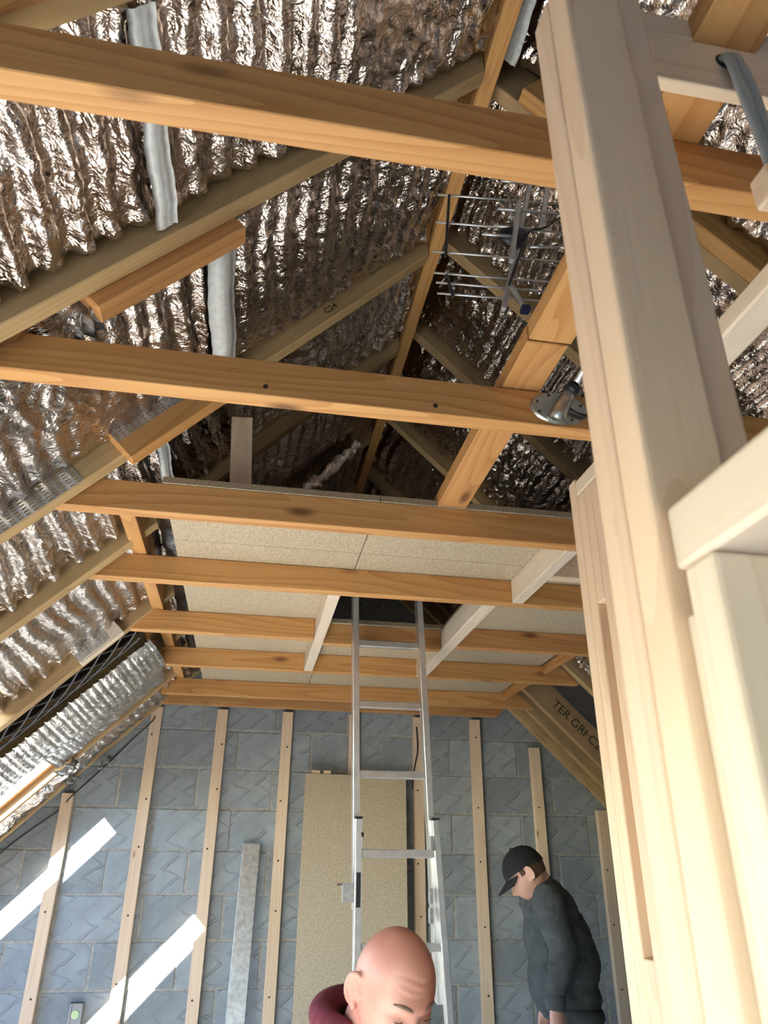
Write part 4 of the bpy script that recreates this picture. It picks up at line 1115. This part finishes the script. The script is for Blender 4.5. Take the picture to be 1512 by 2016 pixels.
    for rr in range(6):
        t = rr/5; row = []; row2 = []
        for i in range(n+1):
            a = PI*(.12+.76*i/n); x = .084*math.cos(a)*(1-.10*t); y = .100*math.sin(a)+.072*t*math.sin(a)**.6; z = .028-.028*t-.20*x*x*8*(1-.3*t)
            row.append(bm.verts.new(T @ Vector((x, y, z)))); row2.append(bm.verts.new(T @ Vector((x, y, z-.004))))
        top.append(row); bot.append(row2)
    for rr in range(5):
        for i in range(n):
            bm.faces.new((top[rr][i], top[rr+1][i], top[rr+1][i+1], top[rr][i+1])); bm.faces.new((bot[rr][i], bot[rr][i+1], bot[rr+1][i+1], bot[rr+1][i]))
    for i in range(n): bm.faces.new((top[5][i], bot[5][i], bot[5][i+1], top[5][i+1]))
    link('peak', bm_mesh(bm), M_CAP, cap, smooth=True)
    bm = bmesh.new(); bmesh.ops.create_uvsphere(bm, u_segments=10, v_segments=6, radius=.006, matrix=Matrix.Translation(T @ Vector((0, -.004, .127)))); link('cap_button', bm_mesh(bm), M_CAP, cap, smooth=True)
man_with_cap()

def bald_man():
    O = Vector((.36, 2.16, -1.55))
    root = empty('person', O, 'bald person in a maroon hooded top, head bowed in front of the ladder', 'person')
    L = lambda x, y, z: Vector((x, y, z))-O
    F = Vector((.36, -.93, 0)).normalized(); S = Vector((.93, .36, 0)).normalized()
    hc = L(.330, 1.735, -.225)
    R = basis(F*.86+Vector((0, 0, -.50)), Vector((0, 0, 1))+F*.35)
    T = Matrix.Translation(hc) @ R.to_4x4()
    neck = L(.290, 1.86, -.355); chest = L(.31, 1.97, -.50); hip = L(.37, 2.20, -.80)
    sh = [chest-S*.185+Vector((0, -.03, .05)), chest+S*.185+Vector((0, -.03, .03))]
    el = [sh[0]+F*.10+Vector((-.03, 0, -.27)), sh[1]+F*.10+Vector((.03, 0, -.27))]
    wr = [el[0]+F*.20+S*.08+Vector((0, 0, -.12)), el[1]+F*.20-S*.08+Vector((0, 0, -.12))]
    hips = [hip-S*.09, hip+S*.09]; feet = [L(.24, 2.10, -1.55), L(.50, 2.20, -1.55)]
    knees = [feet[0]+Vector((.02, -.05, .48)), feet[1]+Vector((-.02, -.05, .48))]
    head = in_head(T, [lambda b: head_verts(b, 120, 90), *ear_parts(1), *ear_parts(-1)])
    body = [head, limb([chest+Vector((0, 0, .02)), neck, hc+T.to_3x3() @ Vector((0, -.03, -.05))], [.085, .064, .060]),
            limb([chest, (chest+hip)/2, hip], [.13, .13, .13], 16), limb([sh[0], el[0], wr[0]], [.052, .042, .030]), limb([sh[1], el[1], wr[1]], [.052, .042, .030]),
            limb([hips[0], knees[0], feet[0]+Vector((0, 0, .08))], [.08, .058, .042]), limb([hips[1], knees[1], feet[1]+Vector((0, 0, .08))], [.08, .058, .042]),
            *hand_parts(wr[0], F+Vector((0, 0, -.4)), Vector((0, 0, -1)), 1, .6), *hand_parts(wr[1], F+Vector((0, 0, -.4)), Vector((0, 0, -1)), -1, .6)]
    remesh('body', body, .0034, M_SKIN1, root, 2)
    # brows, eyes
    for s in (-1, 1):
        bm = bmesh.new(); C = [T @ Vector((s*(.012+.036*k/8), .0, .021+.007*math.sin(PI*k/8*.8)-.003*(k > 6))) for k in range(9)]
        def surf(x, z):
            b2 = .094*math.sqrt(max(0, 1-(x/.0775)**2-(z/.116)**2)); return b2
        pts = [T @ Vector((s*(.012+.036*k/8), surf(.012+.036*k/8, .024)+.0015, .021+.006*math.sin(PI*k/8*.8))) for k in range(9)]
        bm_tube(bm, pts, [.0022, .0036, .0042, .0042, .004, .0036, .003, .0024, .0012], 8)
        bmesh.ops.recalc_face_normals(bm, faces=bm.faces[:]); link('eyebrow', bm_mesh(bm), M_BROW, root, smooth=True)
        bm = bmesh.new(); pts = [T @ Vector((s*(.020+.022*k/8), surf(.031, 0)-.0028+.0018*math.sin(PI*k/8), -.0035-.003*math.sin(PI*k/8))) for k in range(9)]
        bm_tube(bm, pts, .0011, 6); link('eyelash', bm_mesh(bm), M_HAIR, root, smooth=True)
    # hooded top
    def tors(c, rx, ry, rz, pitch=0.): return ell(c, (rx, ry, rz), Matrix.Rotation(math.atan2(S.y, S.x), 3, 'Z') @ Matrix.Rotation(pitch, 3, 'X'))
    hood = [tors(chest+Vector((0, 0, -.01)), .20, .125, .13), tors((chest+hip)/2, .18, .14, .17), tors(hip+Vector((0, 0, .04)), .175, .14, .12)]
    for a, e, w_ in zip(sh, el, wr):
        hood += [ell(a, (.078, .078, .078)), limb([a, (a+e)/2, e], [.076, .068, .062]), limb([e, (e+w_)/2, w_], [.064, .056, .046])]
    top = remesh('hooded_top', hood, .010, M_MAROON, root, 5)
    # hood bunched round the back of the neck
    ring = []
    for k in range(13):
        a = PI*(-.22+1.44*k/12); v = S*math.cos(a)*-.100-F*math.sin(a)*.080
        ring.append(neck+v+Vector((0, 0, .066+.018*math.sin(a*1.0)))+F*.012)
    h_ = remesh('hood', [limb(ring, [.020, .024, .028, .031, .033, .034, .034, .034, .033, .031, .028, .024, .020]), limb([p+Vector((0, 0, -.045))*1.0 for p in ring], [.035]*13)], .006, M_MAROON, top, 3)
    inner = [neck+(p-neck)*.82+Vector((0, 0, -.002)) for p in ring]
    remesh('hood_inside', [limb(inner, [.018, .021, .024, .026, .027, .028, .028, .028, .027, .026, .024, .021, .018])], .006, M_DARKIN, top, 3)  # near-black roll along the inside of the hood
    remesh('trousers', [tors(hip, .165, .125, .12), limb([hips[0], knees[0], feet[0]+Vector((0, 0, .10))], [.10, .08, .066]), limb([hips[1], knees[1], feet[1]+Vector((0, 0, .10))], [.10, .08, .066])], .010, M_TROUS, root)
    boots(root, feet, F)
bald_man()

# ------------------------------------------------------------------ raise the whole place so that the floor is z = 0
for o in list(SC.objects):
    if o.parent is None: o.location.z += H
